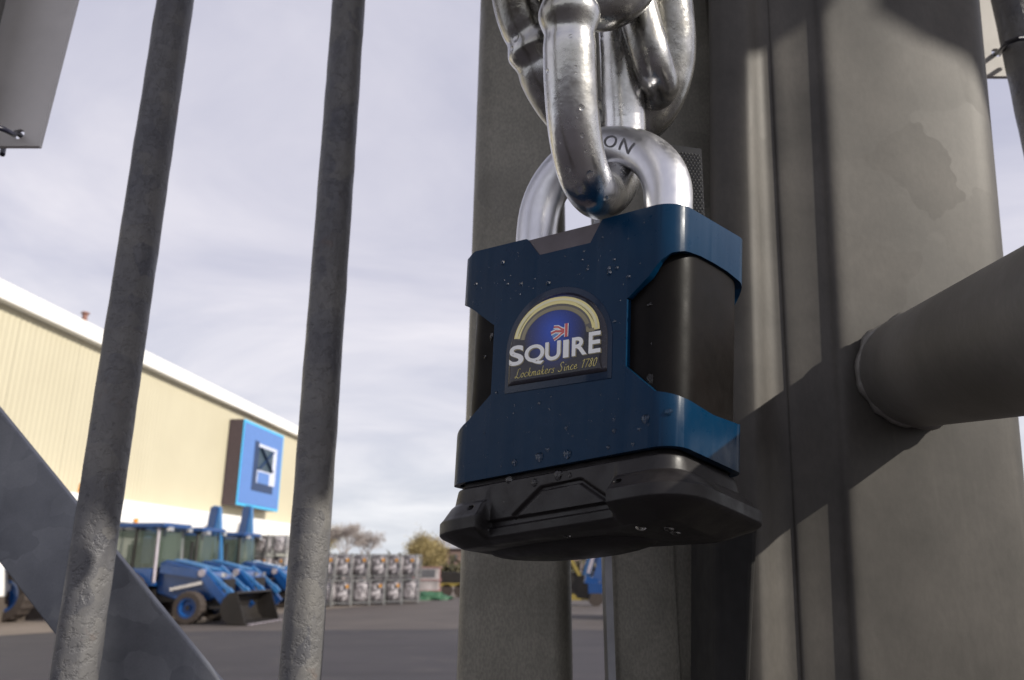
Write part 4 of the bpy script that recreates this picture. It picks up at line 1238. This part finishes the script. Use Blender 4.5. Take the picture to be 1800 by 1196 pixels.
flat('flag_bar', [[(5.5, 4.9), (7.1, 4.9), (7.1, .5), (5.5, .5)]], PAPER, .2)
flat('flag_bar', [[(5.75, 4.9), (6.8, 4.9), (6.8, .5), (5.75, .5)]], BRED, .23)

# ------------- engraving on shackle
def on_shackle(ang, across, lift=.00012):
    a = R(ang); r = .0076 + lift
    c = Vector((.0008 + .0262 * math.cos(a), 0, .0515 + .0262 * math.sin(a)))
    rad = Vector((math.cos(a), 0, math.sin(a)))
    th = across / .0076
    return warp(c + (rad * math.sin(th) + Vector((0, -1, 0)) * math.cos(th)) * r)
for ch, a0, a1 in (('O', 76, 64), ('N', 60, 48)):
    me = text_mesh(ch)
    b = bmesh.new(); b.from_mesh(me); bmesh.ops.triangulate(b, faces=b.faces)
    for _k in range(2): bmesh.ops.subdivide_edges(b, edges=[e for e in b.edges if e.calc_length() > .12], cuts=1); bmesh.ops.triangulate(b, faces=b.faces)
    b.to_mesh(me); b.free()
    for v in me.vertices: v.co = on_shackle(a0 + (a1 - a0) * v.co.x, -.0030 + v.co.y * .0046, .00022)
    link('engraved_letter', me, ENG, sh)

# ================================================================ CHAIN
zn = Mat('chain_zinc').set(Metallic=1.0)
zn.color(zn.ramp(zn.noise(30, 5, .6), [(.3, (.30, .285, .24, 1)), (.48, (.52, .515, .50, 1)), (.72, (.74, .74, .76, 1))]))
rr_ = zn.rng(zn.noise(45, 6, .7), .35, .7, .14, .40)
zn.rough(rr_).bump(zn.noise(55, 4, .6), .22, .0022).bump(zn.noise(700, 4, .7), .22, .00025)
ZINC = zn.m
chain = empty('chain', at(1030, 100, .26), label='shiny heavy steel chain with welded links passing through the padlock shackle', cat='chain')
def catmull(P, n=10, closed=True):
    out = []; m_ = len(P)
    for i in range(m_ if closed else m_ - 1):
        g = (lambda j: P[j % m_]) if closed else (lambda j: P[max(0, min(m_ - 1, j))])
        p0, p1, p2, p3 = g(i - 1), g(i), g(i + 1), g(i + 2)
        for k in range(n):
            t = k / n; out.append(.5 * ((2 * p1) + (p2 - p0) * t + (2 * p0 - 5 * p1 + 4 * p2 - p3) * t * t + (3 * p1 - p0 - 3 * p2 + p3) * t ** 3))
    if not closed: out.append(P[-1])
    return out
def chain_link(ctrl, r, weld=None, bulge=.0012):
    P = catmull([at(*c) for c in ctrl], 12)
    rs = []
    for i, p in enumerate(P):
        q = r
        if weld is not None:
            d = min((p - at(*w)).length for w in weld); q += bulge * math.exp(-(d / .0035) ** 2) - .0005 * math.exp(-((d - .006) / .002) ** 2)
        rs.append(q)
    o = MB().tube(P, rs, 40, closed=True).build('chain_link', ZINC, chain, smooth=180)
    return o
L1 = chain_link([(1003, 150, .229), (1012, 245, .232), (1030, 315, .240), (1058, 345, .258), (1085, 318, .276), (1097, 255, .284), (1094, 150, .285), (1090, 50, .285), (1082, -60, .284), (1065, -125, .272), (1035, -140, .256), (1008, -110, .240), (1001, -50, .231), (1001, 50, .229)], .0080, [(1001, 28, .229)], .0014)
# large U link behind
old = Mat('chain_dull_zinc').set(Metallic=1.0)
old.color(old.ramp(old.noise(40, 6, .65), [(.3, (.20, .185, .15, 1)), (.5, (.36, .355, .34, 1)), (.72, (.60, .60, .61, 1))]))
old.rough(old.rng(old.noise(50, 6, .7), .35, .7, .14, .42)).bump(old.noise(55, 4, .6), .22, .0022).bump(old.noise(700, 4, .7), .25, .00025)
ZINC2 = old.m
L2 = chain_link([(912, 0, .300), (942, 85, .301), (968, 150, .302), (1012, 205, .304), (1075, 226, .305), (1132, 203, .304), (1163, 155, .302), (1176, 90, .301), (1170, 0, .300), (1160, -110, .299), (1110, -200, .298), (1030, -220, .298), (950, -180, .298), (910, -100, .299)], .0104, [(942, 88, .301)], .0014)
L2.data.materials[0] = ZINC2
# link crossing at the top inside the first link
L3 = chain_link([(985, -55, .262), (1010, -5, .259), (1050, 12, .257), (1090, 0, .257), (1120, -40, .258), (1125, -120, .260), (1118, -240, .262), (1060, -300, .264), (1000, -260, .264), (980, -150, .263)], .0080)
# link whose leg shows between
L4 = chain_link([(1100, -60, .280), (1118, 10, .276), (1135, 70, .274), (1150, 120, .276), (1160, 150, .284), (1150, 160, .296), (1138, 130, .306), (1120, 60, .310), (1100, -40, .312), (1085, -160, .308), (1080, -200, .294), (1088, -160, .283)], .0072)

L4.data.materials[0] = ZINC2; L3.data.materials[0] = ZINC2
# strap of black woven mesh behind the shackle
STR = plain('black_webbing', (.012, .012, .013, 1), .45, vscale=200)
BEAD = plain('webbing_glint', (.5, .5, .47, 1), .3, .5, vscale=300)
st = empty('webbing_strap', ony(1205, 330, .36), label='black woven strap hanging behind the right leg of the shackle', cat='strap')
sp0, sp1, sp2, sp3 = at(1150, 250, .325), at(1233, 262, .325), at(1240, 400, .318), at(1155, 400, .318)
nv = (sp1 - sp0).cross(sp2 - sp1).normalized()
if nv.y > 0: nv = -nv
MB().add([sp0, sp1, sp2, sp3] + [p - nv * .002 for p in (sp0, sp1, sp2, sp3)], [(0, 1, 2, 3), (7, 6, 5, 4), (0, 4, 5, 1), (1, 5, 6, 2), (2, 6, 7, 3), (3, 7, 4, 0)]).build('strap_body', STR, st)
b = MB(); b2 = MB()
for j in range(26):
    for i in range(14):
        u_, v_ = (i + (.5 if j % 2 else 0)) / 14, (j + 2.5) / 28
        if u_ > 1: continue
        p = sp0 * (1 - u_) * (1 - v_) + sp1 * u_ * (1 - v_) + sp2 * u_ * v_ + sp3 * (1 - u_) * v_
        ax = (sp1 - sp0).normalized(); az = (sp0 - sp3).normalized()
        tgt = b2 if False else b
        tgt.add([p + ax * .0006 + nv * .0001, p + az * .0004 + nv * .0005, p - ax * .0006 + nv * .0001, p - az * .0004 + nv * .0005, p + nv * .0008], [(0, 1, 4), (1, 2, 4), (2, 3, 4), (3, 0, 4)])
w_ = b.build('weave', plain('weave_thread', (.10, .10, .10, 1), .35, vscale=300), st); w_['kind'] = 'stuff'

# ================================================================ WATER
wt = Mat('water').set(Roughness=.0, Transmission_Weight=1.0, IOR=1.33); wt.color((1, 1, 1, 1)); WATER = wt.m
def droplet(center, normal, rx, rz, h, up=Vector((0, 0, 1))):
    n = normal.normalized(); u = up - n * up.dot(n)
    if u.length < 1e-4: u = Vector((0, 1, 0))
    u.normalize(); r_ = u.cross(n)
    vs, fs = [], []; A, B = 14, 6
    for i in range(B):
        t = math.pi / 2 * i / B * 1.0
        for k in range(A):
            a = 2 * math.pi * k / A
            sag = 1 - .22 * math.sin(a)
            vs.append(center + r_ * (rx * math.cos(a) * math.cos(t)) + u * (rz * math.sin(a) * math.cos(t) * sag - .15 * rz * math.sin(t)) + n * (h * math.sin(t)))
    vs.append(center + n * h - u * .15 * rz)
    for i in range(B - 1):
        for k in range(A):
            l = (k + 1) % A; fs.append((i * A + k, i * A + l, (i + 1) * A + l, (i + 1) * A + k))
    for k in range(A): fs.append(((B - 1) * A + k, (B - 1) * A + (k + 1) % A, len(vs) - 1))
    fs.append(tuple(range(A - 1, -1, -1)))
    return vs, fs
small = MB()
def drop_local(x, y_, z, nrm, rx, rz, parent, big=.7):
    p = warp((x * mm, y_ * mm, z * mm)); q = warp(((x + nrm[0]) * mm, (y_ + nrm[1]) * mm, (z + nrm[2]) * mm))
    vs, fs = droplet(p, q - p, rx * mm, rz * mm, .62 * min(rx, rz) * mm)
    if rx >= big: MB().add(vs, fs).build('water_droplet', WATER, parent, smooth=60)
    else: small.add(vs, fs)
FRONT = [(-23.43, 32.3, 0.95), (20.82, 19.12, 0.95), (27.79, 16.13, 0.76), (-2.89, 20.81, 0.95), (17.96, 31.93, 0.38), (12.85, 23.32, 0.38), (-19.72, 26.86, 0.29), (23.07, 2.26, 0.57), (24.94, 8.77, 0.29), (3.51, 28.63, 0.38), (10.92, 28.76, 0.38), (-8.77, 23.43, 0.29), (34.26, -29.85, 1.33), (23.81, -28.33, 0.57), (23.89, -31.71, 0.76), (32.27, -32.65, 0.57), (30.3, -36.59, 0.57), (-3.61, -35.0, 1.5), (7.26, -35.75, 1.4), (-15.02, -17.55, 0.38), (-15.36, -20.01, 0.38), (-0.45, -21.13, 0.38), (0.05, -17.32, 0.38), (-23.4, -12.24, 0.57), (8.98, -30.78, 0.38), (-13.93, -35.26, 1.1), (31.67, 19.64, 0.29), (25.83, 13.9, 0.23), (-29.8, 31.7, 0.19), (-28.0, -31.29, 0.29), (15.77, -27.47, 0.29), (19.75, -24.73, 0.19), (-8.45, -27.06, 0.23), (32.5, 29.88, 0.23)]
_r = random.Random(11)
for _ in range(26):
    _x, _z = _r.uniform(-38, 36), _r.choice((_r.uniform(19, 36), _r.uniform(-37, -17)))
    if (-16 < _x < 19 and _z > 28) or (abs(_x) > 25 and -20 < _z < 20): continue
    FRONT.append((_x, _z, _r.choice((.3, .35, .45, .6, .75))))
for x, z, r in FRONT: drop_local(x, -21.8, z, (0, -1, 0), r, r, cover)
BODY = [(34.22, -6.3, 0.57, 1.14), (34.48, -11.7, 0.57, 1.14), (33.9, -17.3, 1.2, 2.1), (33.18, 14.55, 0.57, 0.57), (33.5, 6.24, .9, .9), (-28.6, 7.82, 0.76, 1.71), (-31, 1.19, 0.57, 0.76)]
def on_body(x): # surface of the rounded inner body
    ax_ = abs(x); a, b1, r = 39.8, 19.6, 8.8
    if ax_ < a - r: return -b1, (0, -1, 0)
    t = min(1, (ax_ - (a - r)) / r); an = math.asin(t)
    return -b1 + r - r * math.cos(an), (math.copysign(math.sin(an), x), -math.cos(an), 0)
for x, z, rx, rz in BODY:
    y_, n3 = on_body(x); drop_local(x, y_, z, n3, rx, rz, pad)
drop_local(40.4, -20.2, -28.6, (.5, -.86, 0), 1.1, 1.1, cover)
BASE = [(-16.58, -40.0, 1.2), (-5.55, -42.2, 1.4), (3.6, -41.2, 1.7), (8.16, -42.0, 0.9), (-17.44, -42.8, 0.38), (-18.04, -46.39, 0.57), (-21.43, -47.49, 0.38), (-18.1, -49.21, 0.57), (2.25, -48.58, 0.57), (11.11, -46.52, 0.57), (-1.17, -46.51, 0.25), (15.71, -43.11, 0.29), (22.59, -42.61, 0.29)]
for x, z, r in BASE: drop_local(x, -21.0, z, (0, -1, 0), r, r, base)
drop_local(-30, -25.2, -50.2, (0, -1, 0), .45, .45, base); drop_local(-40, -20.0, -50.2, (-.7, -.7, 0), .4, .4, base)
for x, y_, z, r in ((-30.0, 8.0, -58.2, 1.5), (4, -15.8, -57.9, 1.2), (28, -13.0, -57.9, 1.5), (40 - 6, -8.0, -57.9, 1.5), (33, -2, -57.9, 1.5)):
    drop_local(x, y_, z, (0, 0, -1), r, r, base)
# fine mist of tiny beads on the blue front and the badge
rnd = random.Random(5)
for _ in range(150):
    x = rnd.uniform(-38, 36); z = rnd.uniform(-37, 37)
    if -12 < z < 20 and (x > 26 or x < -25): continue
    if -6 < x < 17 and z > 29: continue
    if abs(x - BX) < 21 and -15 < z < 18: continue
    drop_local(x, -21.8, z, (0, -1, 0), rnd.uniform(.09, .2), rnd.uniform(.09, .2), cover)
o = small.build('small_droplets', WATER, cover, smooth=60); o['kind'] = 'stuff'
# droplets on the front link
lsm = MB()
def link_drop(px, py, dep, cpx, rpx):
    p0 = at(px, py, dep)
    # hit the link surface by ray
    org = Vector((0, 0, CAMZ)); d = (p0 - org).normalized()
    return org, d
bpy.context.view_layer.update()
from mathutils.bvhtree import BVHTree
bv = BVHTree.FromPolygons([v.co.copy() for v in L1.data.vertices], [tuple(p.vertices) for p in L1.data.polygons])
bv2 = BVHTree.FromPolygons([v.co.copy() for v in L2.data.vertices], [tuple(p.vertices) for p in L2.data.polygons])
for px, py, rp in [(962, 125, 4), (1058, 66, 5), (1023, 188, 5), (1038, 305, 7), (998, 297, 5), (1066, 348, 5), (1003, 63, 3), (1012, 117, 2.5), (1024, 237, 4), (1012, 128, 2), (986, 180, 2.5), (1050, 105, 3), (984, 250, 2), (1030, 265, 2.5), (1015, 205, 2), (1055, 270, 2)]:
    org = Vector((0, 0, CAMZ)); d = (at(px, py, .3) - org).normalized()
    loc, nr, _, _ = bv.ray_cast(org, d)
    if loc is None: continue
    if nr.dot(d) > 0: nr = -nr
    r = rp * .23 / FPX
    vs, fs = droplet(loc, nr, r, r * 1.1, r * .6)
    if rp >= 4: MB().add(vs, fs).build('water_droplet', WATER, L1, smooth=60)
    else: lsm.add(vs, fs)
o = lsm.build('small_droplets', WATER, L1, smooth=60); o['kind'] = 'stuff'
for px, py, rp in [(906, 66, 8), (900, 85, 4)]:
    d = (at(px, py, .3) - org).normalized(); loc, nr, _, _ = bv2.ray_cast(org, d)
    if loc is None: continue
    if nr.dot(d) > 0: nr = -nr
    r = rp * .3 / FPX; vs, fs = droplet(loc, nr, r, r * 1.1, r * .5); MB().add(vs, fs).build('water_droplet', WATER, L2, smooth=60)
